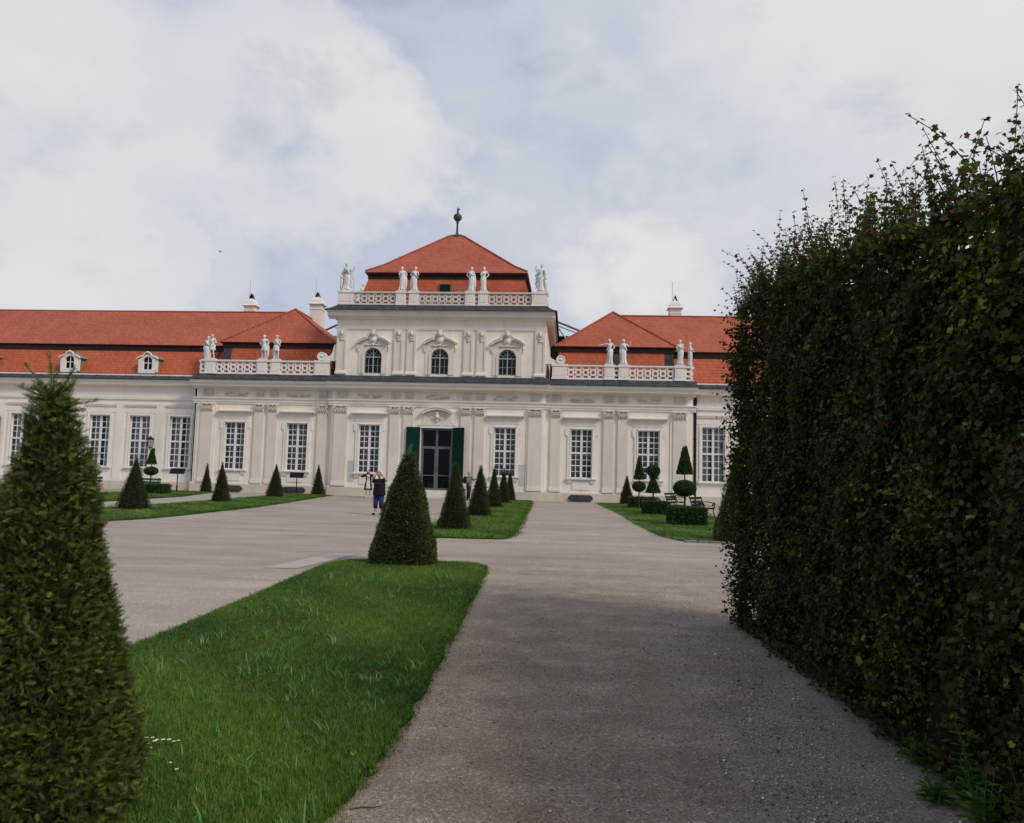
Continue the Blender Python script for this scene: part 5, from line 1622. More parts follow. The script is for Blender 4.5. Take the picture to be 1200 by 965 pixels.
rk.tube([(-.10,-.10,.18),(-.12,-.30,.20),(-.12,-.36,.0),(-.10,-.12,-.16)], .018, 6); rk.tube([(.10,-.10,.18),(.12,-.30,.20),(.12,-.36,.0),(.10,-.12,-.16)], .018, 6)
o = rk.build('rucksack', M['navy'], smooth=True, loc=(-6.35-.245, 47.6+.065, 1.26), rot=(0, 0, radians(75)))
tag(o, 'dark rucksack on the back of the man in the grey jacket', 'rucksack')

# ------------------------------------------------------------------ yew pyramids
yew_pyramid('yew_tree', (-2.44, 3.40), .505, 1.92, 'large shaggy clipped yew with sprouting tip, nearest the camera at the left edge', 34000, .038, w=(3,4,3.2,1.4), top=.07, leader=26, sq=2.9, jit=.85, lift=1.12)
yew_pyramid('yew_tree', (-2.90, 13.4), .585, 1.98, 'clipped yew pyramid standing on the far end of the nearest lawn', 19000, .048, w=(3.5,4,1.6,2.2), top=.10, leader=7, sq=4.5, jit=.7, lift=1.15)
yew_pyramid('yew_tree', (-3.30, 21.9), .48, 1.96, 'clipped yew pyramid at the front of the second lawn', 5200, .065, SPRIG_S, (4,4,.8,2.4), .03)
yew_pyramid('yew_tree', (-3.48, 29.5), .47, 1.97, 'second yew pyramid from the front on the second lawn, hiding part of the man', 4200, .07, SPRIG_S, (4,4,.8,1.8), .03)
yew_pyramid('yew_tree', (-3.75, 37.6), .42, 2.02, 'third yew pyramid from the front on the second lawn', 3000, .075, SPRIG_S, (4,3,.8,1), .03)
yew_pyramid('yew_tree', (-3.78, 43.3), .40, 2.02, 'fourth yew pyramid from the front on the second lawn, with a browned tip', 2600, .08, SPRIG_S, (4,3,.8,1.5), .03)
yew_pyramid('yew_tree', (-3.78, 48.0), .38, 1.95, 'rearmost yew pyramid of the second lawn, closest to the palace', 2200, .08, SPRIG_S, (4,3,.8,1), .03)
yew_pyramid('yew_tree', (-15.85, 26.75), .53, 1.90, 'broad yew pyramid at the front of the left lawn strip', 5200, .065, SPRIG_S, (4,4,.6,2.2), .02, sq=7)
yew_pyramid('yew_tree', (-16.45, 35.0), .41, 1.88, 'second yew pyramid on the left lawn strip, overlapping a slimmer one', 3200, .07, SPRIG_S, (4,4,.6,2.0), .02, sq=7)
yew_pyramid('yew_tree', (-16.85, 42.6), .48, 1.92, 'third yew pyramid on the left lawn strip', 3000, .075, SPRIG_S, (4,4,.6,1.6), .02, sq=7)
yew_pyramid('yew_tree', (-16.35, 48.6), .42, 1.98, 'last yew pyramid of the left lawn strip, beside the second sign stand', 2600, .08, SPRIG_S, (4,3.4,.8,1), .03)
yew_pyramid('yew_tree', (-23.45, 47.7), .34, 1.88, 'slim yew pyramid on the far left lawn in front of the downpipe', 2200, .08, SPRIG_S, (4,4,.6,1.2), .02, sq=7)
yew_pyramid('yew_tree', (3.50, 47.6), .46, 1.80, 'yew pyramid at the rear corner of the right lawn near the palace wall', 2600, .08, SPRIG_S, (4,4,.8,1), .04)
yew_pyramid('yew_tree', (4.50, 20.9), .64, 2.55, 'brownish yew pyramid half hidden behind the tall hedge on the right', 6500, .065, SPRIG_S, (4,3,.5,4.5), .03)

# box blocks
box_hedge('box_hedge', (-23.75, 42.3), .60, .5, .58, 'low clipped box block under the tiered topiary on the left lawn')
box_hedge('box_hedge', (3.92, 42.2), .68, .55, .60, 'rearmost of the three low box blocks on the right lawn', 2000)
box_hedge('box_hedge', (3.86, 34.9), .56, .55, .60, 'middle one of the three low box blocks on the right lawn', 2400)
box_hedge('box_hedge', (4.13, 27.5), .60, .55, .64, 'front box block, largest looking of three on the right lawn', 3600)

# tiered topiaries on stems
def topiary(loc, parts, stem, label, pot=False):
    t = empty('topiary_tree', (*loc, 0)); tag(t, label, 'topiary', 'tiered topiaries on bare stems')
    MB().tube([(0,0,0),(.01,0,stem*.5),(0,0,stem)], [.04,.035,.02], 8).build('trunk', M['bark'], t)
    for p in parts:
        if p[0] == 'c': clip_cone(t, *p[1:])
        else: clip_ball(t, *p[1:])
    if pot: MB().lathe([(.16,0),(.20,.05),(.24,.35),(.27,.38),(.27,.42)], 0, 0, 14).build('pot', M['lead'], t)
    return t
topiary((-24.15, 42.3), [('c', 1.75, 2.66, .27, .03, 900, .035), ('b', 1.34, .37, .24, 1000, .035)], 1.75, 'slim cone above a ball topiary before the green bench on the left')
topiary((3.60, 40.4), [('c', 1.62, 2.74, .26, .05, 800, .045), ('b', 1.22, .33, .25, 900, .045)], 1.7, 'slim cone above a small ball topiary, leftmost on the right lawn')
topiary((3.82, 35.6), [('b', 2.0, .29, .25, 1000, .042), ('c', 1.02, 1.72, .33, .05, 900, .042)], 1.95, 'ball above a cone topiary, in the middle on the right lawn', True)
topiary((4.16, 28.2), [('c', 1.86, 2.84, .28, .05, 1400, .038), ('b', 1.32, .39, .28, 1800, .038)], 1.9, 'tall cone above a wide flattened ball topiary behind the front box block')

# ------------------------------------------------------------------ benches, signs
def iron_bench(loc, rz, label):
    """faces -y in its own axes, 1.5 m long"""
    t = empty('garden_bench', loc, rz); tag(t, label, 'bench', 'benches in front of the palace')
    L = .75
    for s in (-1, 1):
        mb = MB(); x = s*L
        mb.tube([(x,.34,0),(x,.25,.20),(x,.20,.42),(x,.26,.62),(x,.36,.92)], [.026,.022,.024,.022,.02], 7)
        mb.tube([(x,-.30,0),(x,-.26,.12),(x,-.20,.28),(x,-.24,.42),(x,-.27,.52),(x,-.24,.63)], [.028,.022,.02,.024,.02,.02], 7)
        mb.tube([(x,.29,.66),(x,.10,.69),(x,-.12,.66),(x,-.27,.64),(x,-.31,.59),(x,-.27,.56)], [.02,.022,.022,.024,.02,.014], 7)
        mb.tube([(x,.22,.40),(x,0,.37),(x,-.24,.40)], .02, 6)
        mb.tube([(x,.24,.18),(x,.05,.26),(x,-.08,.14),(x,-.24,.2)], .014, 6)
        mb.tube([(x,.2,.5),(x,.06,.60),(x,-.06,.50),(x,.04,.44)], .012, 6)
        mb.tube([(x,.30,0.012),(x,.40,.012)], .02, 6)
        mb.build('iron_end', M['iron'], t, smooth=True)
    for k in range(5):
        y = -.24+.105*k
        MB().cham(-L-.03, L+.03, -.04, .04, 0, .028, .008).build('seat_slat', M['slat'], t, loc=(0, y, .42-.03*sin(k*.8)))
    for k, (y, z) in enumerate(((.25,.56),(.29,.69),(.345,.85))):
        MB().box(-L-.03, L+.03, -.012, .012, -.05, .05 if k < 2 else .055).build('back_slat', M['slat'], t, loc=(0, y, z), rot=(radians(-20), 0, 0))
    mb = MB()
    for sx in (-.35, 0, .35):
        mb.tube([(sx-.12,.26,.60),(sx-.05,.30,.68),(sx,.32,.76),(sx+.05,.30,.68),(sx+.12,.26,.60)], .011, 5)
    mb.tube([(-L,-.0,.24),(L,0,.24)], .012, 6)
    mb.build('iron_scroll', M['iron'], t)
    return t
iron_bench((5.72, 41.9, 0), radians(62), 'ornate black iron bench standing behind, left of the two on the right')
b2 = iron_bench((5.75, 33.6, 0), radians(62), 'ornate black iron bench with dark slats, nearer of the two on the right')
def green_bench(loc, rz, label):
    t = empty('garden_bench', loc, rz); tag(t, label, 'bench', 'benches in front of the palace')
    L = .95
    for k in range(3): MB().cham(-L, L, -.045, .045, 0, .03, .006).build('seat_slat', M['benchgreen'], t, loc=(0, -.2+.12*k, .43))
    for k, z in enumerate((.62, .80)): MB().cham(-L, L, -.015, .015, -.07, .07, .005).build('back_slat', M['benchgreen'], t, loc=(0, .2+.05*k, z), rot=(radians(-14), 0, 0))
    for s in (-1, 1):
        mb = MB(); x = s*.78
        mb.tube([(x,.26,0),(x,.18,.42),(x,.28,.9)], .022, 6); mb.tube([(x,-.26,0),(x,-.22,.42),(x,.18,.42)], .022, 6)
        mb.tube([(x,-.22,.42),(x,-.24,.62),(x,.22,.66)], .018, 6)
        mb.build('iron_end', M['iron'], t)
    return t
green_bench((-26.2, 45.2, 0), radians(0), 'dark green slatted bench behind the tiered topiary on the left')
green_bench((-30.0, 45.2, 0), radians(0), 'dark green slatted bench mostly hidden by the nearest large yew')

def sign_stand(loc, rz, h, label):
    t = empty('sign_stand', loc, rz); tag(t, label, 'sign', 'lectern signs by the palace')
    MB().tube([(0,0,0),(0,0,h-.12)], .032, 10).build('post', M['iron'], t)
    MB().lathe([(.15,0),(.15,.02),(.05,.05),(.045,.3),(.06,.32),(.06,.40),(.04,.42)], 0, 0, 12).build('base', M['iron'], t)
    MB().cham(-.44, .44, -.03, .03, -.24, .24, .01).build('sign_panel', M['panel'], t, loc=(0, -.06, h-.10), rot=(radians(-48), 0, 0))
    return t
sign_stand((-25.05, 47.0, 0), radians(14), 1.45, 'black lectern sign on a post before the left wing windows')
sign_stand((-17.95, 49.0, 0), radians(12), 1.38, 'black lectern sign on a post beside the last yew of the left lawn strip')

# ------------------------------------------------------------------ tall maple hedge
HX, HY0, HY1 = 2.0, -4.0, 8.75
def htop(y): return 2.97+np.clip(y-3.3, -1.5, 6)*.142-.22*np.clip((y-7.7)/1.05, 0, 1)**2
hedge = empty('maple_hedge', (HX+.8, 3, 0)); tag(hedge, 'tall dark maple hedge with unclipped top shoots filling the right side', 'hedge')
off = np.array([HX+.8, 3, 0])
LEAF_C = [(.022,.032,.005), (.036,.050,.007), (.060,.078,.010), (.105,.125,.016), (.080,.040,.016)]
def hedge_leaves():
    Ps = []; Ns = []; Ss = []
    def add(n, fn, s0=.035):
        P, nn = fn(n); Ps.append(P); Ns.append(nn); Ss.append(s0*np.exp(rng.normal(0, .28, len(P))))
    def side(n, x, sg, y0=HY0, y1=HY1, depth=.16):
        y = rng.uniform(y0, y1, n); z = rng.random(n)*htop(y)
        lump = .06*(np.sin(y*2.3+z*1.7)+np.sin(z*3.9-y*3.1)+.8*np.sin(y*7+z*5+1))+.02*np.sin(y*17+z*13)
        bow = .13*np.sin(np.clip(z/htop(y), 0, 1)*pi*.9)-.07-.16*np.exp(-z/.35)*np.clip((8.2-y)/3, 0, 1)
        d = np.abs(rng.normal(0, depth*.5, n))
        P = np.stack([x+sg*(lump-d)+sg*bow, y, z+rng.normal(0, .02, n)], 1)
        nn = np.tile([[sg*1., 0, .35]], (n, 1)); return P, nn
    add(120000, lambda n: side(n, HX, -1, 2.0, HY1))
    add(7000, lambda n: side(n, HX, -1, HY0, 2.0))
    add(9000, lambda n: side(n, HX+1.6, 1))
    def end(n):
        x = rng.uniform(HX-.05, HX+1.6, n); z = rng.random(n)*htop(HY1)
        # ragged far end; the near corner bulges towards the walk
        b = .10*(np.sin(z*2.7+x*3)+np.sin(z*6.1+1)) + .07
        return np.stack([x, HY1+b-np.abs(rng.normal(0, .10, n)), z], 1), np.tile([[-.35, 1., .3]], (n, 1))
    add(9000, end)
    def topf(n):
        x = rng.uniform(HX-.08, HX+1.65, n); y = rng.uniform(HY0, HY1+.05, n)
        return np.stack([x, y, htop(y)+.05*(np.sin(x*7+y*3)+np.sin(y*5.3))-np.abs(rng.normal(0, .09, n))+.05], 1), np.tile([[-.2, 0, 1.]], (n, 1))
    add(12000, topf)
    # short sprigs poking out of the faces
    def poke(n):
        k = n//7; y = rng.uniform(2.4, HY1+.15, k); z = rng.random(k)*htop(y); L = rng.uniform(.05, .24, k)
        far = rng.random(k) < .55
        y = np.where(far, HY1+rng.uniform(-.3, .1, k), y)
        dirx = np.where(far, rng.uniform(-.9, .2, k), -1.0); diry = np.where(far, 1.0, rng.uniform(-.3, .6, k)); dz = rng.uniform(-.1, .8, k)
        L = L*np.where(far, 1, np.clip(z/.8, .15, 1)); D = norm(np.stack([dirx, diry, dz], 1)); B = np.stack([HX-.05+.2*np.exp(-z/.35)*np.clip((8.2-y)/3, 0, 1), y, z], 1)
        q = np.tile(np.arange(7)/6., k); D7 = np.repeat(D, 7, 0); B7 = np.repeat(B, 7, 0); L7 = np.repeat(L*1.6, 7)
        P = B7+D7*(q*L7)[:, None]+rng.normal(0, .012, (k*7, 3))
        return P, D7+np.array([0, 0, .6])
    add(16000, poke, .034)
    def rise(n):
        k = n//12; y = rng.uniform(2.4, HY1+.1, k); x = HX+rng.uniform(-.08, .5, k); L = np.minimum(rng.gamma(2.2, .06, k), .26)
        D = norm(np.stack([rng.normal(-.05, .16, k), rng.normal(.05, .2, k), np.ones(k)], 1)); B = np.stack([x, y, htop(y)-.05], 1)
        q = np.tile(np.arange(12)/11., k)
        P = np.repeat(B, 12, 0)+np.repeat(D, 12, 0)*(q*np.repeat(L, 12))[:, None]+rng.normal(0, .012, (k*12, 3))
        return P, np.tile([[-.2, 0, 1.]], (k*12, 1))
    add(6000, rise, .030)
    P = np.concatenate(Ps); Nn = np.concatenate(Ns); S = np.concatenate(Ss)
    C = palette(len(P), LEAF_C, (5,4.5,2,.45,.5), .3)
    # patches of fresh yellow-green growth, some reddish at the top
    x, y, z = P.T
    fresh = ((np.sin(y*3.7+z*2.2)+np.sin(z*4.1-y*2.9+2)) > 1.1) & (rng.random(len(P)) < .38) & (y < 5.2)
    C[fresh] = palette(fresh.sum(), [(.14,.20,.02), (.10,.16,.02), (.20,.26,.03)], (3,3,1.3), .25)
    upper = (z > htop(y)-.16) & (rng.random(len(P)) < .5)
    C[upper] = palette(upper.sum(), [(.09,.13,.02), (.06,.10,.02), (.14,.08,.03)], (3,3,1), .25)
    R = frames(Nn, .75)
    scatter('foliage', *MAPLE, P-off, R, S*1.0, C, M['leaf'], hedge)
hedge_leaves()
# solid dark core added to block light coming through the leaves
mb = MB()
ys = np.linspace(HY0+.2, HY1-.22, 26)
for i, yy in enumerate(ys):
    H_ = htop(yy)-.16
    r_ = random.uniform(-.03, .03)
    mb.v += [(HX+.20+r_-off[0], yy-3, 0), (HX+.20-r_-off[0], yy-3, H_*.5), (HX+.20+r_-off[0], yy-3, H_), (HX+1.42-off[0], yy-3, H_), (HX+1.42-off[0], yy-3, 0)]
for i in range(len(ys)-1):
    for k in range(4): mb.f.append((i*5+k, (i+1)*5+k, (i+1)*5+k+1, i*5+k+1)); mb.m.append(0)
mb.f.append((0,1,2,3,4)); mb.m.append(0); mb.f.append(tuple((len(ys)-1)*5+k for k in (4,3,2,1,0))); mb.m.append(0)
mb.build('dark_core', M['core'], hedge)
for k in range(20):
    yy = HY0+.3+k*.62
    MB().tube([(HX+.5+random.uniform(-.1,.3)-off[0], yy-3, -.02), (HX+.5-off[0], yy-3+.05, .6), (HX+.6-off[0], yy-3, 2.2)], [.045,.035,.02], 7).build('trunk', M['bark'], hedge)
# long shoots above the clipped top
SHOOT_C = [(.06,.085,.02), (.10,.12,.025), (.14,.06,.035), (.05,.06,.02)]
def make_shoot(seed, L):
    g = np.random.default_rng(seed)
    bend = g.normal(0, .16, 2); pts = []; dirs = []; sz = []
    line = []
    nseg = int(L/.046)
    for q in range(nseg+1):
        s_ = q/nseg
        p = np.array([bend[0]*s_*s_*L*2.2, bend[1]*s_*s_*L*2.2, L*s_]); line.append(p)
        if q == 0: continue
        for a in (0, pi):
            az = q*pi/2+a+g.normal(0, .4); el = g.uniform(.0, .7)
            d = np.array([cos(az)*cos(el), sin(az)*cos(el), sin(el)]); size = .074*(1-.5*s_)*g.uniform(.65, 1.2)
            pts.append(p+d*size*.30); dirs.append(d); sz.append(size)
    pts = np.array(pts); d = np.array(dirs)
    # leaves droop: their faces look up and out, tips point outwards
    z = norm(np.stack([d[:, 0]*.5, d[:, 1]*.5, np.ones(len(d))], 1)+g.normal(0, .35, d.shape)); x = norm(np.cross(d, z)); y = np.cross(z, x)
    R = np.stack([x, y, z], 2)
    tv, tf = MAPLE
    o = scatter('shoot', tv, tf, pts, R, np.array(sz), palette(len(pts), SHOOT_C, (4,2,2.4,2), .3), M['leaf'])
    # stem joined into the same mesh
    me = o.data
    st = MB(); st.tube([tuple(p) for p in line[::2]+[line[-1]]], [.0045*(1-.7*i/len(line[::2])) for i in range(len(line[::2])+1)], 4)
    import bmesh
    bm = bmesh.new(); bm.from_mesh(me)
    lay = bm.verts.layers.float_color.get('Col')
    vs = [bm.verts.new(v) for v in st.v]
    for v in vs: v[lay] = (.07, .035, .02, 1)
    for f in st.f:
        try: bm.faces.new([vs[i] for i in f])
        except ValueError: pass
    bm.to_mesh(me); bm.free()
    o.parent = hedge
    return o
protos = [make_shoot(100+k, .28+.042*k) for k in range(9)]
cnt = 0
for k in range(98):
    pr = protos[k % 9] if random.random() < .7 else protos[random.randrange(6)]
    y = 3.1+(HY1-3.05)*random.random()**.85
    x = HX+random.choice((0, 0, 0, 0, .15))+random.uniform(-.08, .10)
    o = protos[k] if k < 9 else pr.copy()
    if k >= 9: COL.objects.link(o); o.parent = hedge
    o.location = (x-off[0], y-off[1], float(htop(np.array(y)))-.08)
    o.rotation_euler = (random.uniform(-.16, .16), random.uniform(-.2, .12), random.random()*6.28)

def fringe():
    g = np.random.default_rng(77); pts = []; zs = []; ds = []; sz = []; st = MB()
    for k in range(330):
        y0 = 3.0+(HY1-2.85)*g.random()**.8; x0 = HX+g.uniform(-.12, .35); L = float(np.clip(g.gamma(5, .062), .12, .58))
        b = g.normal(0, .15, 2); lean = g.normal(0, .13, 2); z0 = float(htop(np.array(y0)))-.06
        n = int(L/.036); line = []
        for q in range(n+1):
            s_ = q/n; p = np.array([x0+lean[0]*L*s_+b[0]*s_*s_*L, y0+lean[1]*L*s_+b[1]*s_*s_*L, z0+L*s_]); line.append(p)
            for a in (0, pi):
                az = q*pi/2+a+g.normal(0, .5); el = g.uniform(-.2, .6); size = .050*(1-.5*s_)*g.uniform(.6, 1.25)
                d = np.array([cos(az)*cos(el), sin(az)*cos(el), sin(el)])
                pts.append(p+d*size*.35); ds.append(d); sz.append(size)
        st.tube([tuple(p) for p in line[::max(1, n//3)]], .0022, 4)
    d = np.array(ds); z = norm(np.stack([d[:, 0]*.5, d[:, 1]*.5, np.ones(len(d))], 1)+g.normal(0, .4, d.shape)); x = norm(np.cross(d, z)); y = np.cross(z, x)
    P = np.array(pts)-off
    scatter('fringe_leaves', *MAPLE, P, np.stack([x, y, z], 2), np.array(sz), palette(len(P), [(.055,.080,.018), (.095,.110,.022), (.120,.055,.032), (.035,.050,.015)], (4,2.2,2,2), .3), M['leaf'], hedge, 'stuff')
    st.v = [(p[0]-off[0], p[1]-off[1], p[2]) for p in st.v]
    o = st.build('fringe_stems', M['bark'], hedge); o['kind'] = 'stuff'
fringe()

# weeds at the hedge foot
def weed(loc, h, n, label, seed, size=.07):
    g = np.random.default_rng(seed); t = empty('weed_plant', (*loc, 0)); tag(t, label, 'plant', 'leafy weeds at the hedge foot')
    st = MB(); pts = []; dirs = []; sz = []
    for k in range(n):
        az = g.random()*2*pi; ln = g.uniform(.1, .35)*h; H = h*g.uniform(.55, 1.0); b = g.normal(0, .03, 2)
        line = [(b[0], b[1], 0), (b[0]+cos(az)*ln*.3, b[1]+sin(az)*ln*.3, H*.5), (b[0]+cos(az)*ln, b[1]+sin(az)*ln, H)]
        st.tube(line, [.005,.004,.002], 5)
        m = 7
        for q in range(m):
            s_ = (q+1)/m; p = np.array([b[0]+cos(az)*ln*s_**1.5, b[1]+sin(az)*ln*s_**1.5, H*s_])
            for a in (0, pi):
                a2 = q*1.57+a+g.normal(0, .3); d = np.array([cos(a2), sin(a2), .35]); pts.append(p); dirs.append(d/np.linalg.norm(d)); sz.append(size*(1.15-.7*s_)*g.uniform(.7, 1.2))
    st.build('stem', M['weedstem'], t)
    d = np.array(dirs); z = norm(np.stack([-d[:, 0]*.3, -d[:, 1]*.3, np.ones(len(d))], 1)); x = norm(np.cross(d, z)); y = np.cross(z, x)
    tv = [(0,0,0),(.22,.35,.02),(.17,.75,.0),(0,1.15,-.14),(-.17,.75,.0),(-.22,.35,.02),(0,.5,-.03)]
    tf = [(0,1,6),(1,2,6),(2,3,6),(3,4,6),(4,5,6),(5,0,6)]
    scatter('leaves', tv, tf, np.array(pts), np.stack([x, y, z], 2), np.array(sz), palette(len(pts), [(.09,.18,.02), (.13,.24,.03), (.06,.12,.02)], (3,2,2), .2), M['weed'], t)
M['weedstem'] = simple('weed_stem', (.06,.12,.03), .7, bmp=0)
for i, (x, y, h, n, lab) in enumerate([
    (2.04, 3.62, .42, 6, 'tall leafy weed nearest the lower right corner by the hedge'),
    (1.99, 3.95, .30, 6, 'bushy green weed second from the lower right corner'),
    (2.06, 4.15, .50, 5, 'tallest upright weed leaning on the hedge near the corner'),
    (1.93, 4.22, .16, 5, 'broad-leaved low weed growing out onto the gravel'),
    (2.06, 4.75, .22, 4, 'small weed at the hedge foot beyond the broad-leaved one'),
    (2.12, 3.30, .60, 6, 'tall weed cut by the right picture edge'),
    (1.94, 3.45, .25, 6, 'low spreading weed at the very bottom by the gravel')]):
    weed((x, y), h, n, lab, 50+i, .085)
# thin litter of leaves and weeds along the hedge foot
m = 2600
y = rng.uniform(2.5, 9.1, m); P = np.stack([HX+.09+.12*np.clip((8.2-y)/3, 0, 1)-np.abs(rng.normal(0, .08, m)), y, rng.uniform(.005, .05, m)], 1)
o = scatter('hedge_foot_growth', *BOXLEAF, P, frames(np.tile([[0, 0, 1.]], (m, 1)), .5), rng.uniform(.02, .05, m),
            palette(m, [(.03,.07,.015), (.06,.06,.02), (.08,.05,.03)], (3,2,2), .3), M['weed'], None, 'stuff')
tag(o, 'fallen leaves and low growth along the foot of the tall hedge', 'ground cover')

m = 170
P = np.stack([rng.uniform(-1.2, 2.0, m), 2.6+9*rng.random(m), rng.uniform(.008, .016, m)], 1)
P[:60, 0] = rng.uniform(1.2, 2.05, 60)
o = scatter('fallen_leaves', *MAPLE, P, frames(np.tile([[0, 0, 1.]], (m, 1)), .25), rng.uniform(.010, .026, m),
            palette(m, [(.10,.06,.03), (.05,.04,.02), (.08,.09,.03)], (3,3,1), .3), M['weed'], None, 'stuff')
tag(o, 'small dry leaves scattered over the gravel walk', 'leaves')

# daisies beside the near yew
def daisy(loc, s):
    t = empty('daisy', loc); tag(t, 'small white daisy in the grass beside the nearest large yew', 'flower', 'daisies in the near lawn')
    MB().tube([(0,0,0),(.003,.002,.10)], .0014, 4).build('stem', M['weedstem'], t)
    mb = MB()
    for k in range(9):
        a = 2*pi*k/9; d = (cos(a), sin(a)); e = (-sin(a)*.004, cos(a)*.004)
        mb.add([(d[0]*.003, d[1]*.003, .1), (d[0]*.010+e[0], d[1]*.010+e[1], .103), (d[0]*.015, d[1]*.015, .102), (d[0]*.010-e[0], d[1]*.010-e[1], .103)], [(0,1,2,3)])
    mb.build('petals', M['petal'], t)
    MB().ball((0,0,.102), (.004,.004,.003), 7, 5).build('flower_head', M['yellow'], t)
    t.scale = (s, s, s)
    return t
d0 = None
DAISY = [(-2.375,4.29),(-2.352,4.32),(-2.31,4.195),(-2.287,4.224),(-2.255,4.255),(-2.223,4.26),(-2.202,4.276),(-2.185,4.292),(-2.063,3.977),(-1.985,3.9),(-2.276,4.162),(-2.301,4.274),(-2.221,4.024)]
for (x, y) in DAISY:
    if d0 is None: d0 = daisy((x, y, .0), .8)
    else:
        c = copy_tree(d0); c.location = (x, y, .0); k = random.uniform(.65, .95); c.scale = (k, k, k)
# fallen twig and a few dead leaves on the walk
o = MB().tube([(0,0,.008),(.05,.02,.012),(.11,.03,.01),(.16,.06,.014)], [.004,.004,.003,.002], 5).tube([(.08,.03,.01),(.10,-.01,.012)], [.002,.001], 5).build('twig', M['stick'], loc=(-1.02, 3.72, 0))
tag(o, 'thin dry twig lying at the lawn edge in the foreground', 'twig')
# bird in the sky
mb = MB(); mb.ball((0,0,0), (.05,.13,.045), 8, 6)
for s in (-1, 1): mb.add([(s*.03,.05,.01),(s*.03,-.06,.01),(s*.16,-.02,.07),(s*.17,.03,.08),(s*.03,.05,.025),(s*.03,-.06,.025),(s*.16,-.02,.078),(s*.17,.03,.088)], [(0,1,2,3),(7,6,5,4),(0,4,5,1),(1,5,6,2),(2,6,7,3),(3,7,4,0)])
o = mb.build('bird', M['bird'], loc=(-25.57, 52.0, 17.2), rot=(0, 0, .6)); tag(o, 'tiny dark bird flying in the sky above the left wing', 'bird')

# ------------------------------------------------------------------ world, sun, camera
SUN_EL, SUN_AZ = radians(42), radians(122)      # azimuth clockwise from +y: right and slightly behind
w = bpy.data.worlds.new('World'); scene.world = w; w.use_nodes = True
nt = w.node_tree; bg = nt.nodes['Background']
sky = nt.nodes.new('ShaderNodeTexSky'); sky.sky_type = 'NISHITA'; sky.sun_disc = False
sky.sun_elevation = SUN_EL; sky.sun_rotation = SUN_AZ
tc = nt.nodes.new('ShaderNodeTexCoord').outputs['Generated']
def wn(scale, detail, rough, dist=0, stretch=(1,1,2.2)):
    mp = nt.nodes.new('ShaderNodeMapping'); mp.inputs['Scale'].default_value = stretch
    nt.links.new(tc, mp.inputs[0])
    n = N(nt, 'ShaderNodeTexNoise', Scale=scale, Detail=detail, Roughness=rough, Distortion=dist)
    nt.links.new(mp.outputs[0], n.inputs['Vector']); return n.outputs['Fac']
def wm(op, a, b=None, c=None):
    q = nt.nodes.new('ShaderNodeMath'); q.operation = op
    for s_, v in zip(q.inputs, (a, b, c)):
        if v is None: continue
        if isinstance(v, (int, float)): s_.default_value = v
        else: nt.links.new(v, s_)
    return q.outputs[0]
puff = wn(7.5, 8, .56, .1)
def blob(d, r, amp):
    """soft lobe of brightness about a direction, edge broken up by noise"""
    dp = nt.nodes.new('ShaderNodeVectorMath'); dp.operation = 'DOT_PRODUCT'
    nt.links.new(tc, dp.inputs[0]); v = np.array(d)/np.linalg.norm(d); dp.inputs[1].default_value = tuple(v)
    x = wm('MULTIPLY_ADD', puff, r*r*.55, dp.outputs['Value'])
    mr = N(nt, 'ShaderNodeMapRange', interpolation_type='SMOOTHSTEP')
    c0 = cos(r)+r*r*.27
    mr.inputs['From Min'].default_value = c0; mr.inputs['From Max'].default_value = c0+r*r*.32
    mr.inputs['To Min'].default_value = 0; mr.inputs['To Max'].default_value = amp
    nt.links.new(x, mr.inputs['Value']); return mr.outputs[0]
base = wn(2.3, 7, .55, .25)
soft = wn(1.3, 4, .5, 0, (1,1,1.4))
BLOBS = [((-.254,.873,.416), .24, .15), ((-.37,.813,.45), .20, .10), ((-.557,.794,.243), .17, .20), ((.083,.959,.273), .12, .16), ((-.548,.718,.429), .22, .13), ((-.412,.859,.300), .16, -.10), ((.3,.83,.45), .5, .09)]
#BLOBS_HERE
edge = wn(4.2, 9, .58, .0, (1,1,1.35)); edge2 = wn(11.0, 6, .55, .0, (1,1,1.3)); veil = wn(1.6, 5, .5, .2, (1,1,2.0)); shade = wn(3.2, 6, .55, .2, (1,1,1.8))
def lobe(d, r, amp, soft=.55):
    soft = soft*1.1+.55
    dp = nt.nodes.new('ShaderNodeVectorMath'); dp.operation = 'DOT_PRODUCT'
    nt.links.new(tc, dp.inputs[0]); v = np.array(d)/np.linalg.norm(d); dp.inputs[1].default_value = tuple(v)
    # angular distance in units of r, pushed about by noise
    a = wm('ARCCOSINE', wm('MINIMUM', dp.outputs['Value'], .99999))
    a = wm('DIVIDE', a, r)
    a = wm('ADD', a, wm('MULTIPLY', wm('SUBTRACT', edge, .5), 3.2))
    a = wm('ADD', a, wm('MULTIPLY', wm('SUBTRACT', edge2, .5), .9))
    mr = N(nt, 'ShaderNodeMapRange', interpolation_type='SMOOTHSTEP')
    mr.inputs['From Min'].default_value = 1.0+soft*.5; mr.inputs['From Max'].default_value = 1.0-soft*.5
    mr.inputs['To Min'].default_value = 0; mr.inputs['To Max'].default_value = amp
    nt.links.new(a, mr.inputs['Value']); return mr.outputs[0]
cum = 0.0
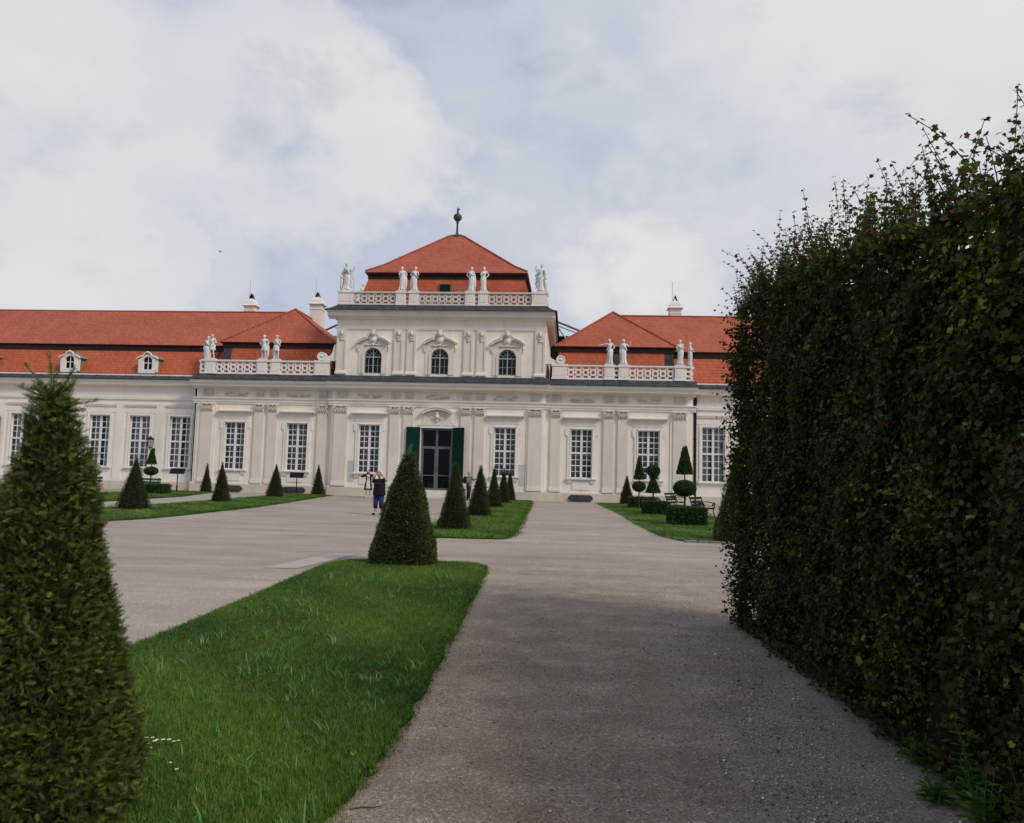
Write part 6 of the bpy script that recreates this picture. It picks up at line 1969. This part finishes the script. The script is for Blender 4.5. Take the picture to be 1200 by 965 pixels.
for d, r_, a_, sf in [((-.262,.880,.396), .120, .62, .45), ((-.30,.868,.36), .115, .56, .7), ((-.366,.828,.428), .135, .54, .5), ((-.480,.775,.410), .150, .52, .9), ((-.570,.710,.420), .16, .58, .9),
                      ((-.590,.775,.228), .105, .60, .45), ((-.505,.833,.226), .075, .56, .5), ((-.425,.876,.225), .065, .44, .8), ((-.33,.91,.23), .06, .36, .9),
                      ((.085,.957,.268), .085, .66, .5), ((.020,.968,.245), .060, .58, .5), ((.150,.957,.240), .060, .56, .6),
                      ((.32,.85,.42), .42, .50, .9), ((.05,.87,.50), .20, .42, 1.0), ((.5,.7,.5), .5, .62, .8), ((-.05,.93,.35), .14, .36, 1.1)]:
    l = lobe(d, r_, a_, sf)
    cum = l if isinstance(cum, float) else wm('MAXIMUM', cum, l)
lum = wm('MULTIPLY_ADD', veil, .62, -.10)
lum = wm('MAXIMUM', lum, cum)
lum = wm('ADD', lum, wm('MULTIPLY', wm('SUBTRACT', shade, .5), .52))
lum = wm('ADD', lum, wm('MULTIPLY', wm('SUBTRACT', puff, .5), .10))
ccol = ramp(nt, lum, [(.10, (4.1/8,4.8/8,6.5/8)), (.30, (5.35/8,5.85/8,6.95/8)), (.50, (6.7/8,6.95/8,7.45/8)), (.74, (7.9/8,7.9/8,7.9/8))])
ccol8 = mixc(nt, 1.0, ccol, (7.85,7.8,7.75), 'MULTIPLY')
gap = ramp(nt, wn(2.0, 6, .55, .2, (1,1,1.8)), [(.34, (1,1,1)), (.46, (0,0,0))])
gapf = wm('MULTIPLY', gap, .5)
skyc = mixc(nt, gapf, ccol8, sky.outputs[0])
nt.links.new(skyc, bg.inputs[0]); bg.inputs[1].default_value = .10

sl = bpy.data.lights.new('sun', 'SUN'); sl.energy = 2.1; sl.angle = radians(16); sl.color = (1, .94, .84)
so = bpy.data.objects.new('sun', sl); COL.objects.link(so)
from mathutils import Vector, Matrix
to_sun = Vector((sin(SUN_AZ)*cos(SUN_EL), cos(SUN_AZ)*cos(SUN_EL), sin(SUN_EL)))
so.rotation_euler = to_sun.to_track_quat('Z', 'Y').to_euler()
so.location = (20, -20, 40)

FPX, W_, H_ = 890.0, 1200.0, 965.0
pitch = atan(75/FPX); yaw = atan(70/FPX); roll = .0262
fw = Vector((-sin(yaw)*cos(pitch), cos(yaw)*cos(pitch), sin(pitch)))
rt = Vector((cos(yaw), sin(yaw), 0)); up = rt.cross(fw)
r2 = rt*cos(roll)+up*sin(roll); u2 = -rt*sin(roll)+up*cos(roll)
cam = bpy.data.cameras.new('camera'); co = bpy.data.objects.new('camera', cam); COL.objects.link(co)
mt = Matrix((r2, u2, -fw)).transposed().to_4x4(); mt.translation = (0, 0, 1.62)
co.matrix_world = mt
cam.sensor_fit = 'HORIZONTAL'; cam.sensor_width = 36; cam.lens = 36*FPX/W_
cam.clip_start = .05; cam.clip_end = 5000
scene.camera = co

scene.render.engine = 'CYCLES'
scene.render.resolution_x = 1024; scene.render.resolution_y = 823
scene.view_settings.view_transform = 'Standard'; scene.view_settings.look = 'None'
scene.view_settings.exposure = 0; scene.view_settings.gamma = 1
scene.cycles.max_bounces = 6; scene.cycles.transparent_max_bounces = 8
